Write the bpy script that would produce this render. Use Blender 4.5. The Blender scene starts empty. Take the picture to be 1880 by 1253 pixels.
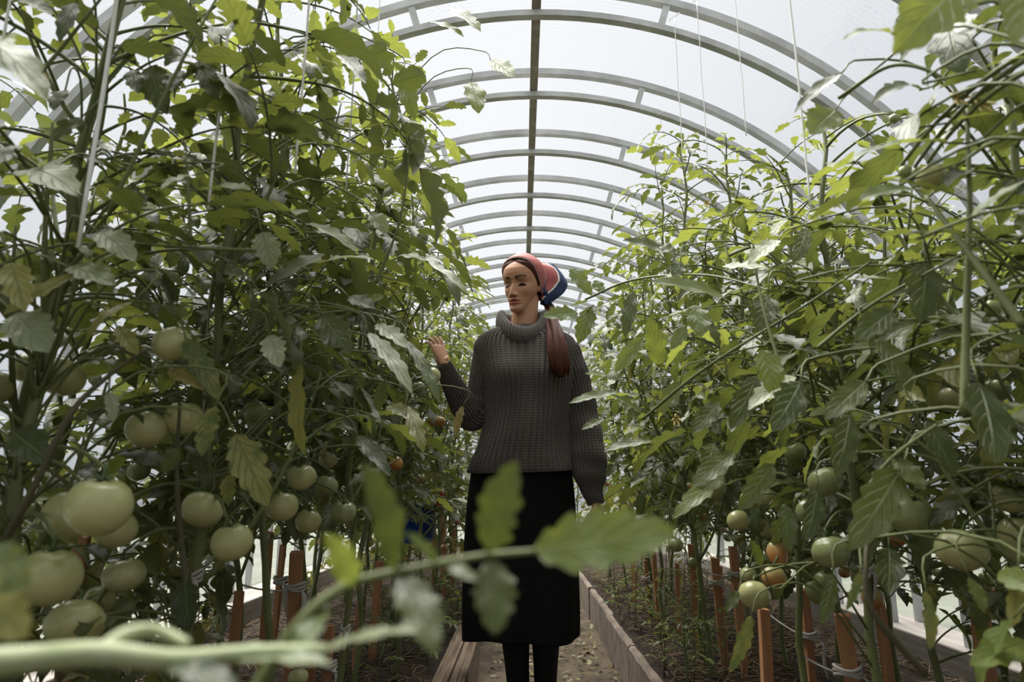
import bpy, math, random
import numpy as np
from mathutils import Vector, Matrix, Euler, Quaternion

SC = bpy.context.scene
COL = SC.collection
PI = math.pi
R = math.radians
FPX = 1250.0                       # focal length in pixels of the 1880 x 1253 frame
PITCH, YAW = R(12.6), R(0.733)
CAM = Vector((0.0, 0.0, 0.8))
CROT = Euler((PI / 2 + PITCH, 0, YAW), 'XYZ').to_matrix()
CINV = CROT.inverted()

def W(u, v, Y):
    """the point at depth Y (metres down the greenhouse) seen at pixel u, v"""
    d = CROT @ Vector(((u - 940) / FPX, (626.5 - v) / FPX, -1.0))
    return CAM + d * (Y / d.y)

def PX(p):
    q = CINV @ (Vector(p) - CAM)
    if q.z > -0.02:
        return (-9999, -9999)
    return (940 + FPX * q.x / -q.z, 626.5 - FPX * q.y / -q.z)

# ------------------------------------------------------------------ helpers
def tag(o, label=None, cat=None, group=None, kind=None):
    if label: o['label'] = label
    if cat: o['category'] = cat
    if group: o['group'] = group
    if kind: o['kind'] = kind
    return o

def empty(name, loc, label=None, cat=None, group=None):
    o = bpy.data.objects.new(name, None)
    COL.objects.link(o)
    o.location = loc
    o.empty_display_size = 0.05
    return tag(o, label, cat, group)

class MB:
    """collects vertices, faces and UVs; build() links them as one mesh object"""
    def __init__(s):
        s.v, s.f, s.uv, s.m = [], [], [], []
    def add(s, verts, faces, uvs=None, mat=0):
        b = len(s.v)
        s.v.extend([tuple(p) for p in verts])
        for f in faces:
            s.f.append(tuple(b + i for i in f))
            s.m.append(mat)
        s.uv.extend(list(uvs) if uvs is not None else [(0.0, 0.0)] * len(verts))
        return b
    def mesh(s, name, mats, smooth=True):
        me = bpy.data.meshes.new(name)
        me.from_pydata(s.v, [], s.f)
        if not isinstance(mats, (list, tuple)): mats = [mats]
        for m in mats: me.materials.append(m)
        if len(mats) > 1: me.polygons.foreach_set('material_index', s.m)
        if smooth: me.polygons.foreach_set('use_smooth', [True] * len(s.f))
        ul = me.uv_layers.new(name='UVMap')
        li = np.empty(len(me.loops), dtype=np.int32); me.loops.foreach_get('vertex_index', li)
        uv = np.array(s.uv, dtype=np.float32)[li]
        ul.data.foreach_set('uv', uv.ravel())
        me.update()
        return me
    def build(s, name, mats, parent=None, smooth=True):
        return link(name, s.mesh(name, mats, smooth), parent)

def link(name, me, parent=None):
    o = bpy.data.objects.new(name, me)
    COL.objects.link(o)
    if parent is not None:
        o.parent = parent
        l = parent.location
        # geometry is written in world space, so undo the root's shift
        p = parent
        off = Vector((0, 0, 0))
        while p is not None:
            off += p.location
            p = p.parent
        o.location = -off
    return o

def tube(mb, path, radii, n=8, mat=0, cap=True, flat=None, uvs=(1, 1)):
    """sweep a circle along a path"""
    P = [Vector(p) for p in path]
    m = len(P)
    if not isinstance(radii, (list, tuple, np.ndarray)): radii = [radii] * m
    T = []
    for i in range(m):
        t = P[min(i + 1, m - 1)] - P[max(i - 1, 0)]
        T.append(t.normalized() if t.length > 1e-9 else Vector((0, 0, 1)))
    a = Vector((0, 0, 1)) if abs(T[0].z) < 0.9 else Vector((1, 0, 0))
    nx = T[0].cross(a).normalized()
    vs, us = [], []
    L = 0.0
    for i in range(m):
        if i: L += (P[i] - P[i - 1]).length
        nx = (nx - T[i] * nx.dot(T[i]))
        nx = nx.normalized() if nx.length > 1e-6 else T[i].orthogonal().normalized()
        by = T[i].cross(nx)
        for k in range(n):
            c = 2 * PI * k / n
            vs.append(P[i] + (nx * math.cos(c) + by * (math.sin(c) * (flat or 1.0))) * radii[i])
            us.append((k / n * uvs[0], L * uvs[1]))
    fs = []
    for i in range(m - 1):
        for k in range(n):
            a0, a1 = i * n + k, i * n + (k + 1) % n
            fs.append((a0, a1, a1 + n, a0 + n))
    if cap:
        fs.append(tuple(range(n - 1, -1, -1)))
        fs.append(tuple((m - 1) * n + k for k in range(n)))
    mb.add(vs, fs, us, mat)

def bez(p0, p1, p2, n=8):
    p0, p1, p2 = Vector(p0), Vector(p1), Vector(p2)
    return [p0 * (1 - t) ** 2 + p1 * (2 * t * (1 - t)) + p2 * t * t for t in [i / (n - 1) for i in range(n)]]

def catmull(pts, n):
    """n points along a smooth curve through pts"""
    A = np.array([list(p) for p in pts], dtype=float)
    A = np.vstack([2 * A[0] - A[1], A, 2 * A[-1] - A[-2]])
    k = len(pts) - 1
    out = []
    for s in np.linspace(0, k, n):
        i = min(int(s), k - 1); t = s - i
        p0, p1, p2, p3 = A[i], A[i + 1], A[i + 2], A[i + 3]
        out.append(0.5 * (2 * p1 + (p2 - p0) * t + (2 * p0 - 5 * p1 + 4 * p2 - p3) * t * t + (3 * p1 - p0 - 3 * p2 + p3) * t ** 3))
    return np.array(out)

def box(mb, lo, hi, mat=0, jitter=0.0, rng=None):
    x0, y0, z0 = lo; x1, y1, z1 = hi
    v = [(x0, y0, z0), (x1, y0, z0), (x1, y1, z0), (x0, y1, z0), (x0, y0, z1), (x1, y0, z1), (x1, y1, z1), (x0, y1, z1)]
    if jitter: v = [tuple(c + rng.uniform(-jitter, jitter) for c in p) for p in v]
    mb.add(v, [(3, 2, 1, 0), (4, 5, 6, 7), (0, 1, 5, 4), (1, 2, 6, 5), (2, 3, 7, 6), (3, 0, 4, 7)], [(p[0] * 3 + p[1] * 0.1, p[2] * 3 + p[1]) for p in v], mat)

def bevel(o, w, seg=2):
    m = o.modifiers.new('edge', 'BEVEL'); m.width = w; m.segments = seg; m.limit_method = 'ANGLE'
    return o

# ------------------------------------------------------------------ materials
def new_mat(name):
    m = bpy.data.materials.new(name); m.use_nodes = True
    nt = m.node_tree; nt.nodes.clear()
    out = nt.nodes.new('ShaderNodeOutputMaterial')
    return m, nt, out

class NT:
    def __init__(s, nt): s.nt = nt
    def n(s, t, **kw):
        x = s.nt.nodes.new('ShaderNode' + t)
        for k, v in kw.items():
            if k in x.inputs: s.set(x.inputs[k], v)
            else: setattr(x, k, v)
        return x
    def set(s, inp, v):
        if isinstance(v, bpy.types.NodeSocket): s.nt.links.new(v, inp)
        else:
            if isinstance(v, tuple) and len(v) == 3 and inp.type == 'RGBA': v = v + (1,)
            inp.default_value = v
    def math(s, op, a, b=0.0, c=None):
        x = s.nt.nodes.new('ShaderNodeMath'); x.operation = op
        s.set(x.inputs[0], a); s.set(x.inputs[1], b)
        if c is not None: s.set(x.inputs[2], c)
        return x.outputs[0]
    def mix(s, f, a, b, typ='MIX'):
        x = s.nt.nodes.new('ShaderNodeMix'); x.data_type = 'RGBA'; x.blend_type = typ
        s.set(x.inputs[0], f); s.set(x.inputs[6], a); s.set(x.inputs[7], b)
        return x.outputs[2]
    def ramp(s, f, stops):
        x = s.nt.nodes.new('ShaderNodeValToRGB'); e = x.color_ramp.elements
        while len(e) < len(stops): e.new(0.5)
        for i, (p, c) in enumerate(stops):
            e[i].position = p; e[i].color = tuple(c) + (1,) if len(c) == 3 else c
        s.set(x.inputs[0], f)
        return x.outputs[0]
    def noise(s, vec, scale, detail=3.0, rough=0.5):
        x = s.n('TexNoise', Scale=scale, Detail=detail, Roughness=rough)
        if vec is not None: s.nt.links.new(vec, x.inputs['Vector'])
        return x
    def bump(s, h, strength=0.3, dist=0.002, normal=None):
        x = s.n('Bump', Strength=strength, Distance=dist)
        s.set(x.inputs['Height'], h)
        if normal is not None: s.set(x.inputs['Normal'], normal)
        return x.outputs[0]
    def link(s, a, b): s.nt.links.new(a, b)

def simple_mat(name, col, rough=0.6, spec=0.4, var=0.25, nscale=6.0, bump=0.0, bscale=60.0, metal=0.0, col2=None, stretch=None, bdist=0.002):
    """principled surface with noise-driven colour variation and optional bump"""
    m, nt, out = new_mat(name); g = NT(nt)
    tc = g.n('TexCoord')
    vec = tc.outputs['Object']
    if stretch:
        mp = g.n('Mapping', Scale=stretch); g.link(vec, mp.inputs['Vector']); vec = mp.outputs[0]
    nz = g.noise(vec, nscale, 4.0, 0.6)
    c2 = col2 or tuple(c * (1 - var) for c in col)
    c = g.mix(g.ramp(nz.outputs[0], [(0.3, (0, 0, 0)), (0.7, (1, 1, 1))]), col, c2)
    b = g.n('BsdfPrincipled', Roughness=rough, Metallic=metal)
    b.inputs['Specular IOR Level'].default_value = spec
    g.link(c, b.inputs['Base Color'])
    if bump:
        nb = g.noise(vec, bscale, 4.0, 0.6)
        g.link(g.bump(nb.outputs[0], bump, bdist), b.inputs['Normal'])
    g.link(b.outputs[0], out.inputs[0])
    return m

# ------------------------------------------------------------------ world, camera, view
def setup_view():
    sc = SC
    sc.view_settings.view_transform = 'Standard'
    sc.view_settings.look = 'None'
    sc.view_settings.exposure = EXPOSURE
    sc.view_settings.gamma = 1.0
    sc.view_settings.use_curve_mapping = False
    w = bpy.data.worlds.new('overcast_sky'); sc.world = w
    w.use_nodes = True
    nt = w.node_tree; nt.nodes.clear(); g = NT(nt)
    out = nt.nodes.new('ShaderNodeOutputWorld')
    tc = g.n('TexCoord'); sp = g.n('SeparateXYZ'); g.link(tc.outputs['Generated'], sp.inputs[0])
    c = g.ramp(g.math('MULTIPLY_ADD', sp.outputs[2], 0.5, 0.5), [(0.0, (0.12, 0.125, 0.12)), (0.49, (0.36, 0.38, 0.40)), (0.53, (0.82, 0.86, 0.92)), (0.75, (0.89, 0.93, 0.995)), (1.0, (0.92, 0.96, 1.03))])
    bg = g.n('Background', Strength=SKY)
    g.link(c, bg.inputs[0]); g.link(bg.outputs[0], out.inputs[0])
    cd = bpy.data.cameras.new('camera'); co = bpy.data.objects.new('camera', cd); COL.objects.link(co)
    co.location = CAM; co.rotation_euler = Euler((PI / 2 + PITCH, 0, YAW), 'XYZ')
    cd.sensor_width = 36.0; cd.lens = FPX / 1880 * 36.0
    cd.clip_start = 0.02
    cd.dof.use_dof = True; cd.dof.focus_distance = 2.45; cd.dof.aperture_fstop = 5.6
    sc.camera = co
    sun = bpy.data.lights.new('veiled_sun', 'SUN'); sun.energy = SUN; sun.angle = R(60); sun.color = (1.0, 0.96, 0.88)
    so = bpy.data.objects.new('veiled_sun', sun); COL.objects.link(so)
    so.rotation_euler = Euler((R(-20), R(-12), 0), 'XYZ')
    sc.cycles.max_bounces = 8; sc.cycles.diffuse_bounces = 2; sc.cycles.glossy_bounces = 2
    sc.cycles.transmission_bounces = 5; sc.cycles.transparent_max_bounces = 8
    sc.cycles.use_denoising = True
    sc.cycles.sample_clamp_indirect = 4.0

EXPOSURE, SKY, SUN = 0.05, 0.545, 16.0
# ------------------------------------------------------------------ the greenhouse itself
GX, GZ, GR = 0.06, 0.93, 1.5        # centre and radius of the arches' inner chord
Y0, Y1 = -1.6, 9.1

def arch_pts(r, y, n=64):
    """one arch from sill to sill: straight legs below the semicircle"""
    p = [Vector((GX - r, y, 0.27)), Vector((GX - r, y, 0.6))]
    for i in range(n + 1):
        a = PI - PI * i / n
        p.append(Vector((GX + r * math.cos(a), y, GZ + r * math.sin(a))))
    p += [Vector((GX + r, y, 0.6)), Vector((GX + r, y, 0.27))]
    return p

def square_tube(mb, pts, w, d, mat=0):
    """rectangular tube in the xz plane: w radial, d along y"""
    vs, fs, us = [], [], []
    m = len(pts); L = 0
    for i, p in enumerate(pts):
        if i: L += (p - pts[i - 1]).length
        t = (pts[min(i + 1, m - 1)] - pts[max(i - 1, 0)]).normalized()
        nrm = Vector((-t.z, 0, t.x))
        for k, (a, b) in enumerate(((-1, -1), (1, -1), (1, 1), (-1, 1))):
            vs.append(p + nrm * (a * w / 2) + Vector((0, b * d / 2, 0)))
            us.append((k * 0.25, L))
    for i in range(m - 1):
        for k in range(4):
            a0, a1 = i * 4 + k, i * 4 + (k + 1) % 4
            fs.append((a0, a1, a1 + 4, a0 + 4))
    fs += [(3, 2, 1, 0), tuple((m - 1) * 4 + k for k in range(4))]
    mb.add(vs, fs, us, mat)

def make_shell():
    # --- polycarbonate: whitish twin-wall sheet with condensation
    m, nt, out = new_mat('polycarbonate'); g = NT(nt)
    tc = g.n('TexCoord')
    nz = g.noise(tc.outputs['Object'], 120.0, 2.0, 0.6)
    big = g.noise(tc.outputs['Object'], 2.5, 2.0, 0.5)
    drops = g.ramp(g.math('MULTIPLY', nz.outputs[0], g.math('ADD', big.outputs[0], 0.5)), [(0.66, (1, 1, 1)), (0.78, (0.78, 0.79, 0.8))])
    sp = g.n('SeparateXYZ'); g.link(tc.outputs['Object'], sp.inputs[0])
    flute = g.math('SINE', g.math('MULTIPLY', sp.outputs[1], 2 * PI / 0.02))
    fac = g.math('MULTIPLY_ADD', flute, 0.004, 0.10)
    tr = g.n('BsdfTransparent'); g.link(g.mix(1.0, (0.95, 0.97, 1.0), drops, 'MULTIPLY'), tr.inputs[0])
    tl = g.n('BsdfTranslucent', Color=(0.93, 0.95, 0.97))
    mx = g.n('MixShader'); g.link(fac, mx.inputs[0]); g.link(tr.outputs[0], mx.inputs[1]); g.link(tl.outputs[0], mx.inputs[2])
    g.link(mx.outputs[0], out.inputs[0])
    poly = m
    steel = simple_mat('galvanised_steel', (0.56, 0.57, 0.58), 0.45, 0.5, 0.35, 9.0, 0.15, 80.0, metal=0.0, col2=(0.36, 0.36, 0.36))
    rusty = simple_mat('weathered_bar', (0.24, 0.19, 0.16), 0.7, 0.3, 0.3, 14.0, 0.2, 60.0, col2=(0.42, 0.40, 0.38))
    # skin: a thin double-sided shell over the arches, split per side
    r = GR + 0.135
    def skin(name, a0, a1, n, legs):
        mb = MB()
        prof = []
        if legs < 0: prof += [(GX - r, 0.28), (GX - r, 0.6)]
        for i in range(n + 1):
            a = a0 + (a1 - a0) * i / n
            prof.append((GX + r * math.cos(a), GZ + r * math.sin(a)))
        if legs > 0: prof += [(GX + r, 0.6), (GX + r, 0.28)]
        ys = np.linspace(Y0, Y1, 12)
        vs = [(x, y, z) for y in ys for (x, z) in prof]
        k = len(prof)
        fs = [(j * k + i, (j + 1) * k + i, (j + 1) * k + i + 1, j * k + i + 1) for j in range(len(ys) - 1) for i in range(k - 1)]
        mb.add(vs, fs)
        o = mb.build(name, poly); tag(o, kind='structure')
    skin('wall_left', PI, PI * 0.70, 14, -1)
    skin('ceiling', PI * 0.70, PI * 0.30, 24, 0)
    skin('wall_right', PI * 0.30, 0, 14, 1)
    # far end wall: polycarbonate gable with a framed door
    mb = MB()
    prof = [(GX - r, 0.0)] + [(GX + r * math.cos(PI - PI * i / 40), GZ + r * math.sin(PI - PI * i / 40)) for i in range(41)] + [(GX + r, 0.0)]
    mb.add([(x, Y1, z) for x, z in prof], [tuple(range(len(prof)))])
    tag(mb.build('wall_back', poly, smooth=False), kind='structure')
    mb = MB()
    for x in (GX - 0.42, GX + 0.42):
        box(mb, (x - 0.02, Y1 - 0.05, 0.0), (x + 0.02, Y1 - 0.01, 1.95))
    for z in (0.9, 1.95):
        box(mb, (GX - 0.4, Y1 - 0.05, z - 0.02), (GX + 0.4, Y1 - 0.01, z + 0.02))
    tag(mb.build('door_1', steel, smooth=False), kind='structure')
    # arches: two chords tied by short spacers
    k0 = -7
    for k in range(k0, 15):
        y = 2.07 + 0.492 * k
        if y < Y0 or y > Y1: continue
        a = empty('roof_arch', (GX, y, 0.27))
        mb = MB(); square_tube(mb, arch_pts(GR + 0.105, y), 0.026, 0.030); mb.build('outer_chord', steel, a, smooth=False)
        mb = MB(); square_tube(mb, arch_pts(GR, y), 0.022, 0.028); mb.build('inner_chord', steel, a, smooth=False)
        for an in (9, 41, 73.5, 106, 139, 171):
            mb = MB()
            c, s = math.cos(R(an)), math.sin(R(an))
            p = [Vector((GX + q * c, y, GZ + q * s)) for q in (GR + 0.008, GR + 0.098)]
            square_tube(mb, p, 0.024, 0.020)
            mb.build('spacer', steel, a, smooth=False)
        ordn = {-1: 'closest visible, its top crossing above the photo', 0: 'double chord, first complete one from the camera overhead', 1: 'double chord, second complete one from the camera overhead',
                2: 'double chord, third complete one from the camera overhead', 3: 'double chord, fourth complete one from the camera overhead', 4: 'double chord, fifth complete one from the camera overhead'}
        if k in ordn:
            tag(a, 'galvanised steel roof arch, ' + ordn[k], 'arch', 'greenhouse roof arches')
        elif k < 0:
            tag(a, 'galvanised steel double roof arch standing level with or behind the camera', 'arch', 'roof arches at the camera')
        else:
            tag(a, 'galvanised steel double roof arch far down the tunnel beyond the woman', 'arch', 'far roof arches')
    mb = MB()
    box(mb, (GX - 0.018, Y0, GZ + GR + 0.012), (GX + 0.014, Y1 - 0.06, GZ + GR + 0.040))
    tag(mb.build('ridge_bar', rusty, smooth=False), 'dark weathered ridge bar running lengthwise under the top of the arches', 'bar')
    # base planks
    plank = simple_mat('grey_plank', (0.36, 0.33, 0.30), 0.8, 0.2, 0.4, 4.0, 0.3, 40.0, stretch=(8, 0.6, 8), col2=(0.20, 0.18, 0.16))
    for s, lab in ((-1, 'left'), (1, 'right')):
        mb = MB()
        x = GX + s * (GR + 0.03)
        box(mb, (x - 0.09, Y0, -0.05), (x + 0.11, Y1, 0.275))
        o = bevel(mb.build('base_plank', plank, smooth=False), 0.006)
        tag(o, 'weathered grey timber sill along the foot of the %s wall' % lab, 'plank')
    # ---------------- ground
    soil = simple_mat('dark_soil', (0.020, 0.015, 0.012), 0.95, 0.15, 0.5, 9.0, 0.9, 45.0, col2=(0.045, 0.033, 0.025), bdist=0.02)
    path = simple_mat('path_earth', (0.115, 0.09, 0.062), 0.95, 0.15, 0.5, 6.0, 0.8, 50.0, col2=(0.05, 0.04, 0.028), bdist=0.015)
    outg = simple_mat('outside_ground', (0.13, 0.14, 0.11), 0.95, 0.1, 0.4, 1.0)
    def ground(name, x0, x1, y0, y1, z, mat, nx, ny, amp, kind='structure'):
        rng = np.random.default_rng(abs(hash(name)) % 1000 if False else len(name) * 7)
        mb = MB()
        xs = np.linspace(x0, x1, nx); ys = np.linspace(y0, y1, ny)
        A = rng.normal(size=(ny, nx))
        for _ in range(2):
            A = (A + np.roll(A, 1, 0) + np.roll(A, -1, 0) + np.roll(A, 1, 1) + np.roll(A, -1, 1)) / 5
        A = A / (A.std() + 1e-9) * amp
        vs = [(xs[i], ys[j], z + A[j, i]) for j in range(ny) for i in range(nx)]
        fs = [(j * nx + i, j * nx + i + 1, (j + 1) * nx + i + 1, (j + 1) * nx + i) for j in range(ny - 1) for i in range(nx - 1)]
        mb.add(vs, fs)
        return tag(mb.build(name, mat), kind=kind)
    ground('ground_path', -0.32, 0.48, Y0, Y1, 0.0, path, 24, 240, 0.008)
    ground('ground_bed_left', -1.47, -0.21, Y0, Y1, 0.165, soil, 40, 330, 0.012)
    ground('ground_bed_right', 0.465, 1.57, Y0, Y1, 0.165, soil, 36, 330, 0.012)
    ground('ground_outside', -25, 25, -25, 35, -0.06, outg, 6, 6, 0.0)
    # ---------------- concrete kerb slabs on the right of the path
    conc = simple_mat('kerb_concrete', (0.25, 0.20, 0.16), 0.9, 0.2, 0.35, 7.0, 0.8, 30.0, col2=(0.11, 0.088, 0.072), bdist=0.004)
    rng = random.Random(4)
    edges = [-0.6, 0.4, 1.35, 2.30, 2.98, 3.72, 4.7, 5.7, 6.7, 7.7]
    names = {2: None}
    for i in range(len(edges) - 1):
        mb = MB()
        y0, y1 = edges[i] + 0.004, edges[i + 1] - 0.004
        n = 14
        dx = rng.uniform(-0.006, 0.006); dz = rng.uniform(-0.008, 0.008)
        vs = []
        for j in range(n + 1):
            y = y0 + (y1 - y0) * j / n
            ch = rng.uniform(0, 0.006); ch2 = rng.uniform(0, 0.005)
            vs += [(0.44 + dx, y, -0.02), (0.44 + dx, y, 0.192 + dz - ch), (0.446 + dx + ch2, y, 0.2 + dz), (0.472 + dx - ch2, y, 0.2 + dz - ch2), (0.476 + dx, y, 0.19 + dz - ch), (0.476 + dx, y, -0.02)]
        fs = [(j * 6 + k, (j + 1) * 6 + k, (j + 1) * 6 + (k + 1) % 6, j * 6 + (k + 1) % 6) for j in range(n) for k in range(6)]
        fs += [(0, 1, 2, 3, 4, 5), tuple(n * 6 + k for k in (5, 4, 3, 2, 1, 0))]
        mb.add(vs, fs)
        o = mb.build('kerb_slab', conc, smooth=False)
        if edges[i] in (2.30, 2.98, 3.72):
            tag(o, {2.30: 'grey brown concrete kerb slab lying closest along the path on the right', 2.98: 'second concrete kerb slab from the camera, with chipped top edge', 3.72: 'third concrete kerb slab, beside the hem of the black skirt'}[edges[i]], 'kerb', 'kerb slabs beside the path')
        else:
            tag(o, 'concrete kerb slab edging the right bed, hidden or far along the path', 'kerb', 'other kerb slabs')
    # ---------------- broken timber on the left of the path
    old = simple_mat('old_timber', (0.27, 0.20, 0.14), 0.85, 0.2, 0.5, 5.0, 0.6, 30.0, stretch=(14, 0.8, 14), col2=(0.10, 0.075, 0.055), bdist=0.004)
    root = empty('timber_edging', (-0.24, 2.4, 0.0), 'broken weathered timber edging the left bed, ending in splinters beside the path', 'timber')
    def splinter_board(name, x0, x1, zt, y0, y1, nx):
        mb = MB()
        rg = random.Random(int(x0 * -1000))
        top, bot = [], []
        vs = []
        for i in range(nx + 1):
            x = x0 + (x1 - x0) * i / nx
            ye = y1 + rg.uniform(-0.10, 0.06)
            for (y, z) in ((y0, -0.02), (y0, zt), (y0 + (ye - y0) * 0.33, zt + rg.uniform(-.004, .004)), (y0 + (ye - y0) * .66, zt + rg.uniform(-.004, .004)), (ye, zt - rg.uniform(0, 0.02)), (ye - 0.03, -0.02)):
                vs.append((x, y, z))
        fs = [(i * 6 + k, i * 6 + k + 1, (i + 1) * 6 + k + 1, (i + 1) * 6 + k) for i in range(nx) for k in range(5)]
        fs += [(5, 4, 3, 2, 1, 0), tuple(nx * 6 + k for k in range(6))]
        mb.add(vs, fs)
        return mb.build(name, old, root, smooth=False)
    splinter_board('board', -0.290, -0.243, 0.205, -0.4, 3.42, 7)
    splinter_board('board', -0.240, -0.192, 0.185, -0.4, 3.34, 7)
    mb = MB(); box(mb, (-0.26, 4.4, -0.02), (-0.215, 8.2, 0.19)); bevel(mb.build('timber_edging', old, smooth=False), 0.004)
    tag(bpy.data.objects['timber_edging.001'], 'rear stretch of timber edging on the left, past the broken end', 'timber')
# ------------------------------------------------------------------ the woman
PY = 2.60                       # depth at which she stands

def interp(tab, h):
    xs = [a for a, _ in tab]; ys = [b for _, b in tab]
    return np.interp(h, xs, ys)

def smooth_tab(tab, n=200):
    """resample a profile with a little smoothing"""
    xs = np.linspace(tab[0][0], tab[-1][0], n)
    ys = interp(tab, xs)
    k = np.array([1, 4, 6, 4, 1]) / 16.0
    for _ in range(5):
        yp = np.pad(ys, 2, mode='edge')
        ys2 = np.convolve(yp, k, mode='valid'); ys2[0], ys2[-1] = ys[0], ys[-1]; ys = ys2
    return list(zip(xs, ys))

HW = smooth_tab([(0, .012), (.008, .024), (.02, .031), (.04, .0385), (.06, .0480), (.08, .0575), (.10, .0655), (.125, .0695), (.15, .072), (.175, .070), (.195, .061), (.212, .045), (.225, .025), (.231, .008)])
HF = smooth_tab([(0, .072), (.006, .081), (.015, .0865), (.025, .0865), (.037, .082), (.05, .0850), (.062, .0865), (.075, .0870), (.088, .0865), (.11, .0855), (.125, .083), (.14, .0885), (.155, .091), (.175, .087), (.195, .073), (.212, .050), (.225, .022), (.231, .006)])
HB = smooth_tab([(0, -.050), (.012, -.036), (.03, -.018), (.045, .0), (.06, .022), (.08, .055), (.1, .076), (.125, .091), (.15, .096), (.175, .089), (.195, .073), (.212, .050), (.225, .024), (.231, .008)])
NOSE = smooth_tab([(.06, 0), (.0725, 0.0), (.0765, .009), (.081, .0185), (.0865, .0225), (.092, .0215), (.100, .0165), (.110, .011), (.120, .0062), (.130, .002), (.138, 0), (.2, 0)], 420)
NOSW = [(.07, .011), (.078, .0115), (.086, .0095), (.095, .0075), (.11, .0068), (.13, .0075), (.14, .009)]

def fm(h):
    return float(np.interp(h, [0, .044, .073, .113, .137, .2, .24], [0, .0554, .0865, .1205, .1385, .2, .24]))

def gauss(x, m, s): return math.exp(-((x - m) / s) ** 2)

def face_push(x, h):
    """forward displacement of the face at lateral x and height h"""
    h = fm(h)
    ax = abs(x)
    d = float(interp(NOSE, h)) * math.exp(-(ax / float(interp(NOSW, h))) ** 2)
    d += .0075 * gauss(ax, .0125, .0050) * gauss(h, .0815, .0055)
    d -= .0135 * gauss(ax, .030, .0165) * gauss(h, .1215, .0105)
    d -= .0045 * gauss(ax, .0155, .007) * gauss(h, .122, .009)
    d += .0078 * gauss(ax, .031, .0115) * gauss(h, .1165, .0065)
    d += .0055 * gauss(ax, .028, .020) * gauss(h, .1375, .0060)
    d += .0055 * gauss(ax, .046, .014) * gauss(h, .096, .013)
    d -= .0050 * gauss(ax, .043, .014) * gauss(h, .062, .017)
    d += .0080 * math.exp(-(ax / .0195) ** 2) * gauss(h, .0622, .0050)
    d -= .0012 * gauss(ax, 0, .003) * gauss(h, .068, .006)
    d += .0102 * math.exp(-(ax / .0175) ** 2) * gauss(h, .0484, .0054)
    d -= .0085 * math.exp(-(ax / .0200) ** 4) * gauss(h, .0556, .0022)
    d -= .0030 * gauss(ax, 0, .018) * gauss(h, .0395, .005)
    d += .0030 * gauss(ax, 0, .016) * gauss(h, .018, .010)
    return d

def head_point(h, a, off=0.0, face=True):
    """surface of the head; a = 0 faces forward (-y), +90 degrees is +x"""
    w, f, b = float(interp(HW, h)), float(interp(HF, fm(h))), float(interp(HB, h))
    yc, dep = (b - f) / 2, (f + b) / 2
    p = 2.15
    s, c = math.sin(a), math.cos(a)
    x = (w + off) * math.copysign(abs(s) ** (2 / p), s)
    y = yc - (dep + off) * math.copysign(abs(c) ** (2 / p), c)
    if face and c > 0.05:
        y -= face_push(x, h) * min(1.0, (c - 0.05) * 3)
    return Vector((x, y, h))

CHIN = None
def head_matrix():
    o = W(962.0, 576, PY)
    piv = Vector((0, 0, .06))
    return Matrix.Translation(o) @ Matrix.Rotation(R(-28), 4, 'Z') @ Matrix.Translation(piv) @ Matrix.Rotation(R(2), 4, 'Y') @ Matrix.Rotation(R(9.5), 4, 'X') @ Matrix.Translation(-piv)

def head_grid(hs, n, off=0.0, face=True):
    return [[head_point(h, 2 * PI * k / n, off, face) for k in range(n)] for h in hs]

def loft(mb, rings, uvs=None, mat=0, cap=True):
    n = len(rings[0]); m = len(rings)
    vs = [p for r in rings for p in r]
    us = uvs or [(k / n, i / m) for i in range(m) for k in range(n)]
    fs = [(i * n + k, i * n + (k + 1) % n, (i + 1) * n + (k + 1) % n, (i + 1) * n + k) for i in range(m - 1) for k in range(n)]
    if cap:
        fs.append(tuple(range(n - 1, -1, -1)))
        fs.append(tuple((m - 1) * n + k for k in range(n)))
    mb.add(vs, fs, us, mat)

def ell_ring(c, rx, ry, n, p=2.0, rot=0.0):
    out = []
    for k in range(n):
        a = 2 * PI * k / n
        x = rx * math.copysign(abs(math.cos(a)) ** (2 / p), math.cos(a)); y = ry * math.copysign(abs(math.sin(a)) ** (2 / p), math.sin(a))
        out.append(Vector((c[0] + x * math.cos(rot) - y * math.sin(rot), c[1] + x * math.sin(rot) + y * math.cos(rot), c[2])))
    return out

def finger(mb, base, d, up, L, r, bend):
    """three phalanges curling towards -up"""
    p = Vector(base); d = Vector(d).normalized(); ax = d.cross(Vector(up)).normalized()
    pts, rad = [p - d * 0.012], [r * 1.02]
    seg = [0.45, 0.30, 0.25]
    for i, s in enumerate(seg):
        d = (Quaternion(ax, -bend[i]) @ d).normalized()
        for q in (0.5, 1.0):
            pts.append(p + d * (L * s * q))
            rad.append(r * (1.0 - 0.09 * (i + q)) * (1.06 if q == 1.0 and i < 2 else 1.0))
        p = p + d * (L * s)
    pts.append(p + d * r * 0.5); rad.append(r * 0.45)
    P = catmull(pts, 16)
    tube(mb, P, list(np.interp(np.linspace(0, len(pts) - 1, 16), range(len(pts)), rad)), 10)

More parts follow.
